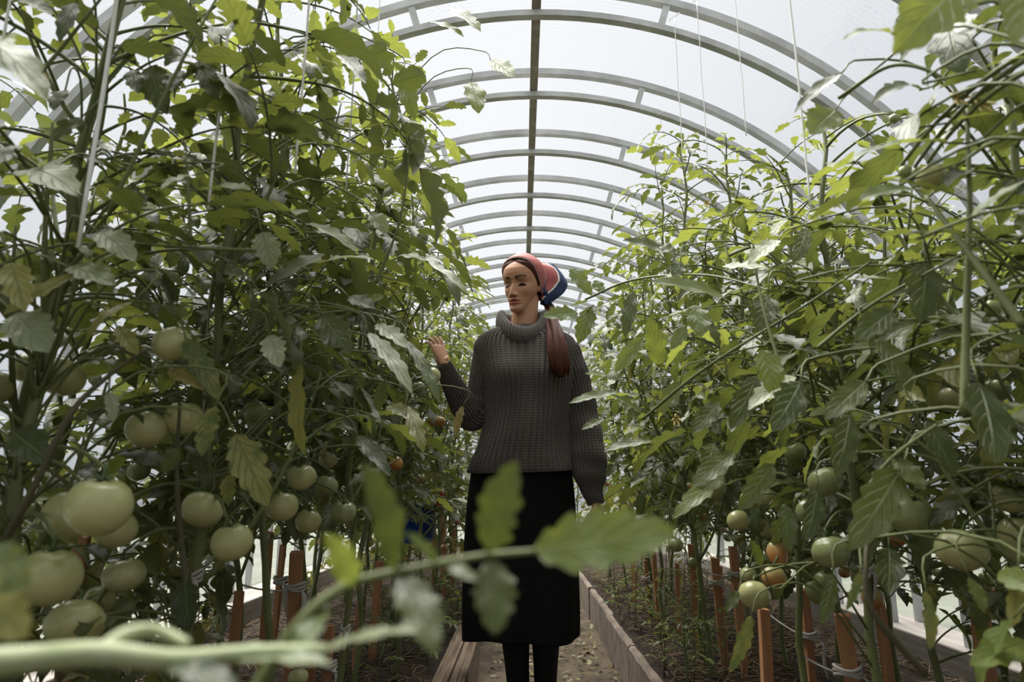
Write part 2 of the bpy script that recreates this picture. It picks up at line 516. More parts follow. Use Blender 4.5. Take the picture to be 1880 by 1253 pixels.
def hand(mb, wrist, d, side, back, curl, size=1.0):
    """wrist -> fingers along d; side points to the thumb; back is the back of the hand"""
    d = Vector(d).normalized(); back = Vector(back); back = (back - d * back.dot(d)).normalized()
    sd = d.cross(back).normalized()
    if sd.dot(Vector(side)) < 0: sd = -sd
    w = Vector(wrist)
    # palm: a flattened loft
    rings = []
    for t, hw, th in ((-.022, .0225, .019), (-.010, .024, .018), (.0, .027, .017), (.025, .034, .0165), (.05, .0395, .0145), (.075, .040, .012), (.088, .036, .009)):
        ring = []
        for k in range(20):
            a = 2 * PI * k / 20
            ring.append(w + d * (t * size) + sd * (math.cos(a) * hw * size) + back * (math.sin(a) * th * size))
        rings.append(ring)
    loft(mb, rings)
    offs = [(.029, .078, .074, .0086), (.010, .083, .082, .0090), (-.009, .081, .076, .0086), (-.027, .073, .060, .0076)]
    for i, (s, t, L, r) in enumerate(offs):
        fd = d + sd * (0.16 - 0.10 * i) * 1.0
        c = curl[i]
        finger(mb, w + d * (t * size) + sd * (s * size), fd, back, L * size, r * size, (c * 0.6, c, c * 0.7))
    # thumb leaves the side of the palm near its base
    finger(mb, w + d * (.022 * size) + sd * (.026 * size) - back * .004, d * 0.72 + sd * 0.62 - back * .25, back, .068 * size, .0100 * size, (0.15, 0.25, 0.25))

def make_person():
    HM = head_matrix()
    HI = HM.inverted()
    # ---------------- body: closed pieces fused into one surface
    mb = MB()
    hs = [0.0, .0015] + list(np.linspace(.004, .228, 150)) + [.2302, .231]
    loft(mb, [[HM @ p for p in r] for r in head_grid(hs, 180)])
    # ears, mostly under the scarf
    for s in (-1, 1):
        pts = [HM @ Vector((s * .060, .006, .085)), HM @ Vector((s * .062, .010, .10)), HM @ Vector((s * .063, .014, .118)), HM @ Vector((s * .062, .010, .128))]
        tube(mb, catmull(pts, 10), [.007, .009, .011, .012, .012, .012, .012, .011, .009, .006], 10)
    neck0 = HM @ Vector((0, .022, .075)); neck1 = W(960, 626, PY + 0.015)
    npts = catmull([neck0, neck0.lerp(neck1, .35), neck0.lerp(neck1, .7), neck1], 14)
    tube(mb, npts, list(np.interp(np.linspace(0, 1, 14), [0, .3, .7, 1], [.050, .0505, .053, .064])), 40)
    def wx(u, v): return W(u, v, PY)
    # torso and hips, inside the clothes
    spec = [(612, 934, 986, .055), (628, 905, 1016, .07), (640, 890, 1034, .082), (665, 888, 1038, .095), (710, 900, 1032, .105), (760, 906, 1024, .10), (800, 902, 1026, .10), (850, 890, 1034, .11), (900, 880, 1040, .115), (950, 882, 1040, .11), (985, 890, 1032, .09)]
    rr = catmull([(wx(l, v).x, wx(r, v).x, wx((l + r) / 2, v).z, d) for v, l, r, d in spec], 40)
    loft(mb, [ell_ring(((l + r) / 2, PY, z), (r - l) / 2, d, 48, 2.3) for l, r, z, d in rr])
    armL = [W(897, 648, PY), W(884, 705, PY), W(870, 768, PY - .01), W(842, 722, PY - .06), W(813, 664, PY - .13)]
    armL[-1] = armL[-1] + Vector((-.004, .006, .012))
    armR = [W(1038, 648, PY), W(1056, 710, PY + .01), W(1068, 785, PY + .02), W(1082, 860, PY - .01), W(1094, 925, PY - .03)]
    rad = [.046, .044, .040, .037, .034, .036, .037, .034, .031, .0275, .024]
    for P in (armL, armR):
        C = catmull(P, 33)
        tube(mb, C, list(np.interp(np.linspace(0, 10, 33), range(11), rad)), 24)
    legs = []
    for s, hu in ((-1, 925), (1, 1002)):
        hip = W(hu + (4 if s < 0 else -4), 985, PY); kn = W(940 if s < 0 else 1004, 1120, PY + .0); an = W(953 if s < 0 else 1001, 1290, PY + .06)
        kn.z = .47
        an.z = .085
        cf = kn.lerp(an, .33) + Vector((0, .02, 0))
        pts = [hip + Vector((0, 0, .08)), hip, hip.lerp(kn, .5), kn, cf, kn.lerp(an, .7), an]
        legs.append((pts, [.085, .082, .069, .052, .053, .041, .035]))
    for pts, r in legs:
        tube(mb, catmull(pts, 44), list(np.interp(np.linspace(0, 6, 44), range(7), r)), 28)
        an = Vector(pts[-1])
        foot = [an + Vector((0, .045, -.03)), an + Vector((0, .01, -.035)), an + Vector((-.004, -.06, -.048)), an + Vector((-.008, -.13, -.062)), an + Vector((-.01, -.165, -.066))]
        tube(mb, catmull(foot, 16), list(np.interp(np.linspace(0, 4, 16), range(5), [.028, .036, .034, .026, .012])), 18)
    hand(mb, W(813, 664, PY - .13), Vector((-.32, .30, .88)), Vector((-.55, .75, .1)), Vector((.60, -.70, .25)), (.14, .22, .30, .38), 0.82)
    hand(mb, W(1094, 925, PY - .03), Vector((.12, -.12, -1)), Vector((-.35, -1, 0)), Vector((1, -.3, .1)), (.35, .4, .45, .5), 0.95)
    raw = mb.mesh('body_raw', [])
    tmp = bpy.data.objects.new('body_raw', raw); COL.objects.link(tmp)
    rm = tmp.modifiers.new('r', 'REMESH'); rm.mode = 'VOXEL'; rm.voxel_size = 0.0024; rm.use_smooth_shade = True
    sm = tmp.modifiers.new('s', 'SMOOTH'); sm.factor = 0.5; sm.iterations = 3
    dg = bpy.context.evaluated_depsgraph_get()
    me = bpy.data.meshes.new_from_object(tmp.evaluated_get(dg))
    bpy.data.objects.remove(tmp)
    me.name = 'person'
    nv = len(me.vertices)
    co = np.empty(nv * 3, dtype=np.float32); me.vertices.foreach_get('co', co); co = co.reshape(-1, 3)
    M = np.array(HI)
    q = co @ M[:3, :3].T + M[:3, 3]
    x, y, h = q[:, 0], q[:, 1], q[:, 2]
    h = np.interp(h, [-9, 0, .044, .073, .113, .137, .2, 9], [-9, 0, .0554, .0865, .1205, .1385, .2, 9])
    ax = np.abs(x)
    front = (y < -.02) & (h > 0) & (h < .2)
    skin = np.array([.50, .265, .165]); colr = np.tile(skin, (nv, 1))
    def put(mask, c):
        mk = np.clip(mask, 0, 1)[:, None] * front[:, None]
        nonlocal colr
        colr = colr * (1 - mk) + np.array(c) * mk
    def soft(d, w): return np.clip(0.5 - d / w, 0, 1)
    # blush and the reddish lids
    put(.60 * np.exp(-((ax - .047) / .015) ** 2 - ((h - .083) / .014) ** 2), (.40, .155, .10))
    put(.80 * np.exp(-((ax - .030) / .014) ** 2 - ((h - .1240) / .0065) ** 2), (.40, .17, .13))
    put(.30 * np.exp(-(x / .012) ** 2 - ((h - .087) / .008) ** 2), (.55, .27, .19))
    # lips
    up = .0635 + .0034 * np.exp(-((ax - .006) / .006) ** 2) - (ax / .0245) ** 2 * .0080
    put(soft(np.maximum(h - up, np.maximum(.0552 - h, ax - .0245)), .0018), (.36, .11, .09))
    lo = .0425 + (ax / .0235) ** 2 * .0115
    put(soft(np.maximum(h - .0552, np.maximum(lo - h, ax - .0230)), .0018), (.54, .18, .15))
    put(soft(np.maximum(np.abs(h - .0553 - 0.0006) - (.0020 - (ax / .0225) ** 2 * .0015), ax - .022), .0012), (.035, .014, .012))
    # brows
    t = (ax - .012) / .037
    bc = .1375 + .0052 * np.sin(np.clip(t, 0, 1) * PI * .72) - .001 * t
    bw = .0056 * (1 - .55 * np.clip(t, 0, 1))
    put(.92 * soft(np.maximum(np.abs(h - bc) - bw, np.maximum(.012 - ax, ax - .050)), .0022), (.045, .026, .018))
    # lowered eyes: lash line, dark iris and the shadow below, painted as one shape
    t = np.clip((ax - .0170) / .030, 0, 1)
    lash = .1135 + .0030 * np.sin(t * PI) - .0003 * t
    put(soft(np.maximum(np.abs(h - lash + .0012) - (.0058 * np.sin(np.clip(t, .03, .97) * PI) ** .7), np.maximum(.0162 - ax, ax - .0480)), .0015), (.030, .018, .014))
    put(.8 * soft(np.maximum(np.abs(h - lash - .0072) - .0006, np.maximum(.021 - ax, ax - .044)), .0018), (.20, .085, .06))  # shade in the upper lid crease, painted as a dark line
    # nostrils: their shadow painted as dark spots
    put(soft(np.sqrt(((ax - .0075) / 1.4) ** 2 + (h - .0765) ** 2) - .0028, .002), (.06, .025, .018))
    at = me.color_attributes.new('skin_tone', 'FLOAT_COLOR', 'POINT')
    at.data.foreach_set('color', np.hstack([colr, np.ones((nv, 1))]).astype(np.float32).ravel())
    m, nt, out = new_mat('skin'); g = NT(nt)
    ca = g.n('VertexColor', layer_name='skin_tone')
    tc = g.n('TexCoord'); nz = g.noise(tc.outputs['Object'], 35.0, 3.0)
    c = g.mix(g.math('MULTIPLY', nz.outputs[0], .35), ca.outputs[0], g.mix(1.0, ca.outputs[0], (.86, .78, .76), 'MULTIPLY'))
    b = g.n('BsdfPrincipled', Roughness=.46); g.link(c, b.inputs['Base Color'])
    b.inputs['Subsurface Weight'].default_value = .12; b.inputs['Subsurface Radius'].default_value = (.012, .004, .002); b.inputs['Subsurface Scale'].default_value = .5
    g.link(g.math('MULTIPLY', ca.outputs[0], .75), b.inputs['Specular IOR Level'])
    fine = g.noise(tc.outputs['Object'], 900.0, 2.0)
    g.link(g.bump(fine.outputs[0], .12, .0006), b.inputs['Normal'])
    g.link(b.outputs[0], out.inputs[0])
    me.materials.clear(); me.materials.append(m)
    body = bpy.data.objects.new('person', me); COL.objects.link(body)
    tag(body, 'woman in dark ribbed sweater and headscarf, one hand raised to the leaves', 'person')

    # ---------------- knitwear
    m, nt, out = new_mat('ribbed_knit'); g = NT(nt)
    uv = g.n('UVMap'); sp = g.n('SeparateXYZ'); g.link(uv.outputs[0], sp.inputs[0])
    rib = g.math('MULTIPLY_ADD', g.math('COSINE', g.math('MULTIPLY', sp.outputs[0], 2 * PI)), .5, .5)
    row = g.math('SINE', g.math('ADD', g.math('MULTIPLY', sp.outputs[1], 2 * PI / .0105), g.math('MULTIPLY', g.math('ABSOLUTE', g.math('SINE', g.math('MULTIPLY', sp.outputs[0], PI))), 2.2)))
    tc = g.n('TexCoord'); nz = g.noise(tc.outputs['Object'], 240.0, 3.0, .7); n2 = g.noise(tc.outputs['Object'], 9.0, 2.0)
    base = g.mix(n2.outputs[0], (.082, .071, .065), (.055, .048, .044))
    fleck = g.mix(g.math('MULTIPLY', nz.outputs[0], .7), base, (.13, .113, .103))
    b = g.n('BsdfPrincipled', Roughness=.95); g.link(fleck, b.inputs['Base Color'])
    b.inputs['Specular IOR Level'].default_value = .15
    b.inputs['Sheen Weight'].default_value = .35; b.inputs['Sheen Roughness'].default_value = .4
    hgt = g.math('ADD', g.math('MULTIPLY', row, .19), g.math('MULTIPLY', nz.outputs[0], .4))
    g.link(g.bump(hgt, .85, .0022), b.inputs['Normal'])
    g.link(b.outputs[0], out.inputs[0])
    knit = m
    def ribbed(t, nr, amp):
        return amp * (abs(math.cos(PI * t * nr)) - .6)
    mb = MB()
    # torso
    spec = [(602, 915, 1006, .066), (609, 898, 1024, .078), (616, 885, 1042, .088), (626, 876, 1054, .097), (645, 871, 1060, .108), (680, 877, 1056, .120), (720, 888, 1048, .124), (770, 888, 1044, .128), (815, 877, 1046, .134), (845, 865, 1050, .140), (860, 860, 1053, .141), (866, 861, 1053, .139)]
    rr = catmull([(wx(l, v).x, wx(r, v).x, wx((l + r) / 2, v).z, d) for v, l, r, d in spec], 110)
    nr, per = 58, 6
    n = nr * per
    vs, us = [], []
    L = 0
    for i, (l, r, z, d) in enumerate(rr):
        if i: L += abs(z - rr[i - 1][2]) + 0.3 * abs((r - l) - (rr[i - 1][1] - rr[i - 1][0])) / 2
        tz = i / (len(rr) - 1)
        amp = .0082 * min(1, .25 + tz * 2.5)
        for k in range(n):
            a = 2 * PI * k / n
            cx, sy = math.cos(a), math.sin(a)
            rad = 1.0
            x = (r - l) / 2 * math.copysign(abs(cx) ** (2 / 2.35), cx)
            y = d * math.copysign(abs(sy) ** (2 / 2.35), sy)
            # bust, soft folds
            if sy < 0:
                for bu in (-.062, .072):
                    y -= .022 * gauss(x, bu, .055) * gauss(z, 1.235, .065)
            fold = .006 * math.sin(a * 5 + z * 14) * max(0, tz - .45) * 1.6 + .004 * math.sin(a * 3 - z * 24) * tz
            nrm = Vector((x / ((r - l) / 2) ** 2, y / d ** 2, 0)).normalized()
            q = Vector(((l + r) / 2 + x, PY + y, z - .016 * (1 - tz) * 0 + (.010 * math.cos(a - .9) * max(0, tz - .8) * 5)))
            q += nrm * (ribbed(k / n, nr, amp) + fold)
            vs.append(q); us.append((k / per, L))
    m_ = len(rr)
    fs = [(i * n + k, i * n + (k + 1) % n, (i + 1) * n + (k + 1) % n, (i + 1) * n + k) for i in range(m_ - 1) for k in range(n)]
    fs = [f[::-1] for f in fs]
    mb.add(vs, fs, us)
    # rolled inside of the hem
    base = (m_ - 1) * n
    vs2 = [Vector(((p.x - wx(957, 860).x) * .93 + wx(957, 860).x, PY + (p.y - PY) * .93, p.z + .012)) for p in vs[base:]]
    mb.add(vs[base:] + vs2, [(k, n + k, n + (k + 1) % n, (k + 1) % n) for k in range(n)], us[base:] + us[base:])
    sweater = mb.build('sweater', knit, body)
    tag(sweater, 'dark grey ribbed knit sweater')
    def sleeve(P, radii, nr, crumple):
        mb = MB()
        C = [Vector(p) for p in catmull(P, 96)]
        rd = np.interp(np.linspace(0, len(radii) - 1, 96), range(len(radii)), radii)
        for _ in range(4): rd[1:-1] = (rd[:-2] + 2 * rd[1:-1] + rd[2:]) / 4
        per = 6; n = nr * per
        nx = None; L = 0; vs, us = [], []
        for i in range(96):
            T = (C[min(i + 1, 95)] - C[max(i - 1, 0)]).normalized()
            if nx is None: nx = T.cross(Vector((0, 1, 0))).normalized()
            nx = (nx - T * nx.dot(T)).normalized(); by = T.cross(nx)
            if i: L += (C[i] - C[i - 1]).length
            amp = .0070 * min(1, rd[i] / .045)
            for k in range(n):
                a = 2 * PI * k / n
                fold = crumple(i / 95, a)
                q = nx * math.cos(a) + by * math.sin(a)
                vs.append(C[i] + q * (rd[i] + ribbed(k / n, nr, amp) + fold)); us.append((k / per, L))
        fs = [(i * n + k, i * n + (k + 1) % n, (i + 1) * n + (k + 1) % n, (i + 1) * n + k) for i in range(95) for k in range(n)]
        fs.append(tuple(range(n - 1, -1, -1)))
        # close the cuff around the wrist
        last = vs[-n:]
        c = sum(last, Vector()) / n
        inn = [c.lerp(p, .72) for p in last]
        b0 = mb.add(vs + inn, fs + [(95 * n + k, 95 * n + (k + 1) % n, 96 * n + (k + 1) % n, 96 * n + k) for k in range(n)], us + us[-n:])
        mb.build('sleeve', knit, sweater)
    sleeve([W(897, 637, PY), W(890, 690, PY), W(880, 740, PY + .005), W(866, 764, PY - .01), W(842, 728, PY - .06), W(813, 668, PY - .125)],
           [.052, .056, .056, .054, .054, .054, .052, .047, .038, .029], 26,
           lambda t, a: .0045 * math.sin(t * 46 + 2 * math.sin(a)) * math.exp(-((t - .52) / .17) ** 2))
    sleeve([W(1036, 637, PY), W(1052, 690, PY + .01), W(1066, 760, PY + .02), W(1077, 830, PY + .0), W(1083, 880, PY - .015), W(1093, 926, PY - .03)],
           [.052, .058, .060, .062, .064, .068, .069, .066, .056, .037, .029], 30,
           lambda t, a: .0050 * math.sin(a * 3 + t * 9) * min(1, max(0, t - .45) * 4) * (1 - t) * 3 + .0022 * math.sin(t * 40 + a))
    # cowl collar: a folded tube around the neck
    mb = MB()
    cc = W(960, 602, PY + .005)
    prof = [(.070, -.050), (.068, -.030), (.070, -.005), (.076, .018), (.086, .032), (.099, .034), (.110, .024), (.116, .004), (.117, -.018), (.111, -.038), (.099, -.050), (.086, -.046)]
    C = catmull([(a, b, 0) for a, b in prof], 46)
    nr, per = 52, 6; n = nr * per
    vs, us = [], []
    L = 0
    for i, (pr, pz, _) in enumerate(C):
        if i: L += math.hypot(pr - C[i - 1][0], pz - C[i - 1][1])
        tx, tz = (C[min(i + 1, 45)] - C[max(i - 1, 0)])[:2]
        ln = math.hypot(tx, tz) + 1e-9
        nrx, nrz = -tz / ln, tx / ln
        for k in range(n):
            a = 2 * PI * k / n
            fr = max(0, -math.sin(a))               # front of the neck
            rb = ribbed(k / n, nr, .0050)
            wob = .004 * math.sin(3 * a + 1.0) + .003 * math.sin(5 * a)
            rr_ = pr + nrx * rb + wob * (1 if i > 14 else .3)
            zz = pz * (1 - .15 * fr * fr) + nrz * rb + .034 - .082 * fr ** 1.3 + max(0, math.sin(a)) * .012 + .004 * math.sin(2 * a + .6)
            vs.append(Vector((cc.x + rr_ * .92 * math.cos(a), cc.y + rr_ * 1.0 * math.sin(a) - fr * .006, cc.z + zz))); us.append((k / per, L))
    fs = [(i * n + k, i * n + (k + 1) % n, (i + 1) * n + (k + 1) % n, (i + 1) * n + k) for i in range(45) for k in range(n)]
    mb.add(vs, fs, us)
    mb.build('cowl_collar', knit, sweater)

    # ---------------- skirt, tights, shoes
    black = simple_mat('black_cloth', (.0075, .0075, .0080), .9, .15, .3, 30.0, .2, 300.0)
    mb = MB()
    spec = [(845, 870, 1044, .118), (870, 864, 1050, .125), (930, 856, 1056, .132), (1000, 851, 1059, .140), (1080, 848, 1062, .152), (1140, 848, 1063, .162), (1168, 849, 1062, .166)]
    rr = catmull([(wx(l, v).x, wx(r, v).x, wx(955, v).z, d) for v, l, r, d in spec], 50)
    rings = []
    n = 160
    for i, (l, r, z, d) in enumerate(rr):
        t = i / 49
        ring = []
        for k in range(n):
            a = 2 * PI * k / n
            f = 1 + t * (.05 * math.sin(7 * a + .8 + t) + .035 * math.sin(11 * a + 2.1)) * .9
            x = (r - l) / 2 * math.copysign(abs(math.cos(a)) ** (2 / 2.2), math.cos(a)) * (1 + (f - 1) * .35)
            y = d * math.copysign(abs(math.sin(a)) ** (2 / 2.2), math.sin(a)) * f
            ring.append(Vector(((l + r) / 2 + x, PY + .005 + y, z + .008 * math.sin(3 * a + 1) * t)))
        rings.append(ring)
    rings.append([Vector((p.x * .985 + .015 * cc.x, PY + (p.y - PY) * .97, p.z + .02)) for p in rings[-1]])
    loft(mb, rings, cap=False)
    tag(mb.build('skirt', black, body), 'long black skirt')
    tightm = simple_mat('charcoal_tights', (.013, .0125, .013), .75, .25, .2, 60.0)
    mb = MB()
    for pts, r in legs:
        C = catmull(pts[2:], 40)
        tube(mb, C, list(np.interp(np.linspace(0, 4, 40), range(5), [q + .0028 for q in r[2:]])), 28)
    tag(mb.build('tights', tightm, body), 'charcoal tights')
    shoe = simple_mat('dark_shoe', (.02, .018, .017), .5, .4, .2, 20.0)
    for pts, r in legs:
        an = Vector(pts[-1])
        mb = MB()
        rings = []
        for (y, hw, z0, z1) in ((.085, .020, 0, .05), (.075, .034, 0, .085), (.03, .038, 0, .10), (-.02, .039, 0, .09), (-.08, .044, 0, .068), (-.14, .046, 0, .055), (-.185, .036, 0, .045), (-.205, .018, 0, .03)):
            ring = []
            for k in range(24):
                a = 2 * PI * k / 24
                x = hw * math.copysign(abs(math.cos(a)) ** .8, math.cos(a)); zz = (z0 + z1) / 2 + (z1 - z0) / 2 * math.copysign(abs(math.sin(a)) ** .7, math.sin(a))
                ring.append(Vector((an.x + x - .04 * max(0, -y) * (1 if an.x < 0.1 else .3), an.y + y, max(.006, zz) + .004)))
            rings.append(ring)
        loft(mb, rings)
        mb.build('shoe', shoe, body)

    # ---------------- hair
    m, nt, out = new_mat('brown_hair'); g = NT(nt)
    uv = g.n('UVMap'); mp = g.n('Mapping', Scale=(90.0, 3.0, 1.0)); g.link(uv.outputs[0], mp.inputs['Vector'])
    nz = g.noise(mp.outputs[0], 3.0, 4.0, .7)
    c = g.ramp(nz.outputs[0], [(.30, (.016, .007, .005)), (.55, (.072, .022, .012)), (.8, (.19, .056, .028))])
    b = g.n('BsdfPrincipled', Roughness=.6); g.link(c, b.inputs['Base Color'])
    b.inputs['Specular IOR Level'].default_value = .14
    g.link(g.bump(nz.outputs[0], .6, .002), b.inputs['Normal'])
    g.link(b.outputs[0], out.inputs[0])
    hairm = m
    def hairline(a):
        d = abs(math.degrees(a))
        return float(np.interp(d, [0, 4, 20, 40, 55, 66, 76, 84, 92, 102, 118, 180], [.203, .199, .192, .179, .165, .148, .128, .112, .100, .092, .086, .082]))
    mb = MB()
    na, nh = 200, 44
    vs, us = [], []
    for k in range(na + 1):
        a = -PI + 2 * PI * k / na
        h0 = hairline(a)
        for j in range(nh + 1):
            t = j / nh
            h = h0 + (.2308 - h0) * t
            off = .0005 + .0075 * min(1, t * 3.2) + .0008 * math.sin(a * 60)
            part = math.exp(-(a / .10) ** 2) * .0035 * min(1, t * 4)
            p = head_point(h, a, off - part, face=False)
            if math.cos(a) > .05: p.y -= face_push(p.x, min(h, .2)) * min(1, (math.cos(a) - .05) * 3) * (1 if h < .15 else .0)
            vs.append(HM @ p); us.append((a / (2 * PI) + .5, t))
    fs = [(k * (nh + 1) + j, (k + 1) * (nh + 1) + j, (k + 1) * (nh + 1) + j + 1, k * (nh + 1) + j + 1) for k in range(na) for j in range(nh)]
    mb.add(vs, fs, us)
    hair = mb.build('hair', hairm, body)
    tag(hair, 'dark brown hair parted in the middle under the scarf')
    # ponytail drawn forward over the shoulder
    rng = random.Random(3)
    mb = MB()
    nape = HM @ Vector((.030, .092, .072))
    core = [nape, nape + Vector((.035, .0, -.04)), W(1012, 588, PY - .02), W(1019, 612, PY - .112), W(1023, 640, PY - .150), W(1027, 668, PY - .160), W(1030, 692, PY - .158)]
    core = [Vector(p) for p in catmull(core, 40)]
    wid = np.interp(np.linspace(0, 1, 40), [0, .2, .45, .7, .9, 1], [.014, .020, .029, .036, .036, .026])
    # solid lock under the strands
    tube(mb, core, [w * .90 for w in wid], 18, flat=.58)
    for s in range(340):
        a0 = rng.uniform(0, 2 * PI); rr0 = rng.uniform(.86, 1.04)
        ph = rng.uniform(0, 6.28); endt = rng.uniform(.90, 1.03)
        pts = []
        for i in range(0, 40, 2):
            t = i / 39 * endt
            ii = min(39, int(t * 39)); p = core[ii].copy()
            if t > 1: p = p + Vector((0, 0, -(t - 1) * .22))
            w = wid[ii]
            aa = a0 + .5 * math.sin(t * 3 + ph)
            p += Vector((math.cos(aa) * w * rr0, math.sin(aa) * w * .62 * rr0, 0))
            pts.append(p)
        tube(mb, pts, [.0019] * (len(pts) - 3) + [.0016, .0012, .0005], 5, uvs=(.01, 1), cap=False)
        for q in range(len(pts) * 5): mb.uv[-1 - q] = (s * .0029, mb.uv[-1 - q][1])
    tag(mb.build('ponytail', hairm, body), 'long auburn brown ponytail over the shoulder')

    # ---------------- headscarf
    m, nt, out = new_mat('printed_scarf'); g = NT(nt)
    uv = g.n('UVMap'); sp = g.n('SeparateXYZ'); g.link(uv.outputs[0], sp.inputs[0])
    # u, v in metres along and across the cloth; z zone comes from the colour attribute
    k = 2 * PI / .0066
    u1 = g.math('ADD', sp.outputs[0], sp.outputs[1]); u2 = g.math('SUBTRACT', sp.outputs[0], sp.outputs[1])
    chk = g.math('MULTIPLY', g.math('SINE', g.math('MULTIPLY', sp.outputs[0], k)), g.math('SINE', g.math('MULTIPLY', sp.outputs[1], k)))
    dots = g.ramp(g.math('MULTIPLY_ADD', chk, .5, .5), [(.68, (.30, .011, .009)), (.82, (.52, .47, .44))])
    zn = g.n('VertexColor', layer_name='zone')
    zs = g.n('SeparateColor'); g.link(zn.outputs[0], zs.inputs[0])
    c = g.mix(g.math('GREATER_THAN', zs.outputs[0], .5), dots, (.66, .63, .61))
    c = g.mix(g.math('GREATER_THAN', zs.outputs[1], .5), c, (.010, .024, .075))
    b = g.n('BsdfPrincipled', Roughness=.65); g.link(c, b.inputs['Base Color']); b.inputs['Specular IOR Level'].default_value = .3
    b.inputs['Sheen Weight'].default_value = .0
    tc = g.n('TexCoord'); nz = g.noise(tc.outputs['Object'], 22.0, 2.0)
    g.link(g.bump(nz.outputs[0], .25, .006), b.inputs['Normal'])
    g.link(b.outputs[0], out.inputs[0])
    scarfm = m
    def cloth(name, grid, uvf, zonef, thick, parent):
        """a sheet with real thickness; grid[i][j] points"""
        mb = MB(); ni, nj = len(grid), len(grid[0])
        zone = []
        nrm = [[None] * nj for _ in range(ni)]
        for i in range(ni):
            for j in range(nj):
                du = grid[min(i + 1, ni - 1)][j] - grid[max(i - 1, 0)][j]
                dv = grid[i][min(j + 1, nj - 1)] - grid[i][max(j - 1, 0)]
                c_ = du.cross(dv)
                nrm[i][j] = c_.normalized() if c_.length > 1e-12 else Vector((0, 0, 1))
        vs, us = [], []
        for side in (0, 1):
            for i in range(ni):
                for j in range(nj):
                    vs.append(grid[i][j] + nrm[i][j] * (thick * (.5 - side)))
                    us.append(uvf(i / (ni - 1), j / (nj - 1), grid[i][j])); zone.append(zonef(i / (ni - 1), j / (nj - 1)))
        N = ni * nj
        fs = [(i * nj + j, (i + 1) * nj + j, (i + 1) * nj + j + 1, i * nj + j + 1) for i in range(ni - 1) for j in range(nj - 1)]
        fs += [tuple(N + q for q in f[::-1]) for f in fs]
        rim = [(i * nj, (i + 1) * nj) for i in range(ni - 1)] + [((ni - 1) * nj + j, (ni - 1) * nj + j + 1) for j in range(nj - 1)] + [((i + 1) * nj + nj - 1, i * nj + nj - 1) for i in range(ni - 1)] + [(j + 1, j) for j in range(nj - 1)]
        fs += [(b_, a_, N + a_, N + b_) for a_, b_ in rim]
        mb.add(vs, fs, us)
        o = mb.build(name, scarfm, parent)
        at = o.data.color_attributes.new('zone', 'FLOAT_COLOR', 'POINT')
        at.data.foreach_set('color', np.array([(z[0], z[1], 0, 1) for z in zone], dtype=np.float32).ravel())
        return o
    # skull part: arcs from the front edge back over the head, ear to ear
    ni, nj = 64, 90
    grid = []
    ctr = Vector((0, .016, .078))
    for i in range(ni):
        row = []
        s = i / (ni - 1)
        tilt = R(-29) + s * R(142)              # front edge ... nape
        for j in range(nj):
            q = j / (nj - 1)
            b_ = R(-86) + R(172) * q
            # direction in the tilted meridian plane through both ears
            d = Vector((math.sin(b_), 0, math.cos(b_)))
            d = Matrix.Rotation(-tilt, 3, 'X') @ d
            # walk along d until the head surface is reached
            lo_, hi_ = .02, .16
            for _ in range(18):
                mid = (lo_ + hi_) / 2; p = ctr + d * mid
                if p.z >= .2308: inside = False
                elif p.z <= .0: inside = mid < .05
                else:
                    w, f, bk = float(interp(HW, p.z)), float(interp(HF, p.z)), float(interp(HB, p.z))
                    yc, dep = (bk - f) / 2, (f + bk) / 2
                    inside = abs(p.x / w) ** 2.15 + abs((p.y - yc) / dep) ** 2.15 < 1
                if inside: lo_ = mid
                else: hi_ = mid
            r_ = lo_ + .0125 + .004 * s + .0022 * math.sin(s * 16 + 3 * b_) * s + .030 * s * s * math.exp(-(b_ / 1.1) ** 2)
            if i == 0: r_ -= .003 + .0012 * math.sin(j * 1.6)
            p = ctr + d * r_
            row.append(HM @ p)
        grid.append(row)
    def zone_skull(s, q):
        edge = s < .010
        line = .40 < s + .03 * math.sin(q * 9) < .43
        navy = s + .03 * math.sin(q * 9) >= .43 and s < .62
        return (1.0 if (edge or line) else 0, 1.0 if navy else 0)
    scarf = cloth('headscarf', grid, lambda s, q, p: (s * .30, (q - .5) * .40), zone_skull, .0022, body)
    tag(scarf, 'red and white dotted headscarf with navy border')
    # loose triangle flaring behind the head
    A = [(984, 482, .075), (997, 488, .060), (1000, 504, .05), (998, 520, .045), (994, 534, .04), (990, 546, .03)]
    B = [(1015, 487, .125), (1034, 505, .13), (1042, 521, .12), (1034, 540, .10), (1020, 552, .07), (1003, 560, .03)]
    A = catmull([W(u, v, PY + d) for u, v, d in A], 50); B = catmull([W(u, v, PY + d) for u, v, d in B], 50)
    grid = []
    for i in range(36):
        s = i / 35
        row = []
        for j in range(50):
            q = j / 49
            p = Vector(A[j] * (1 - s) + B[j] * s)
            p += Vector((0, -1, .15)) * (.012 * math.sin(q * 8 + s * 2) * s + .022 * math.sin(PI * s) * math.sin(PI * q))
            row.append(p)
        grid.append(row)
    cloth('scarf_tail', grid, lambda s, q, p: (s * .09, q * .13), lambda s, q: (1.0 if .56 < s + .38 * max(0, q - .45) < .63 else 0, 1.0 if s + .38 * max(0, q - .45) >= .63 else 0), .0024, scarf)
    # knot at the nape
    mb = MB()
    kc = HM @ Vector((.030, .088, .078))
    tube(mb, catmull([kc + Vector((-.02, .0, .03)), kc + Vector((.004, -.012, .016)), kc + Vector((.018, -.01, -.01)), kc + Vector((.008, .008, -.035))], 18), list(np.interp(np.linspace(0, 1, 18), [0, .3, .6, 1], [.014, .020, .020, .010])), 16)
    tube(mb, catmull([kc + Vector((.006, -.008, .005)), kc + Vector((.03, -.01, -.02)), kc + Vector((.045, -.005, -.05)), kc + Vector((.05, .0, -.075))], 18), list(np.interp(np.linspace(0, 1, 18), [0, .4, 1], [.012, .016, .008])), 12, flat=.45)
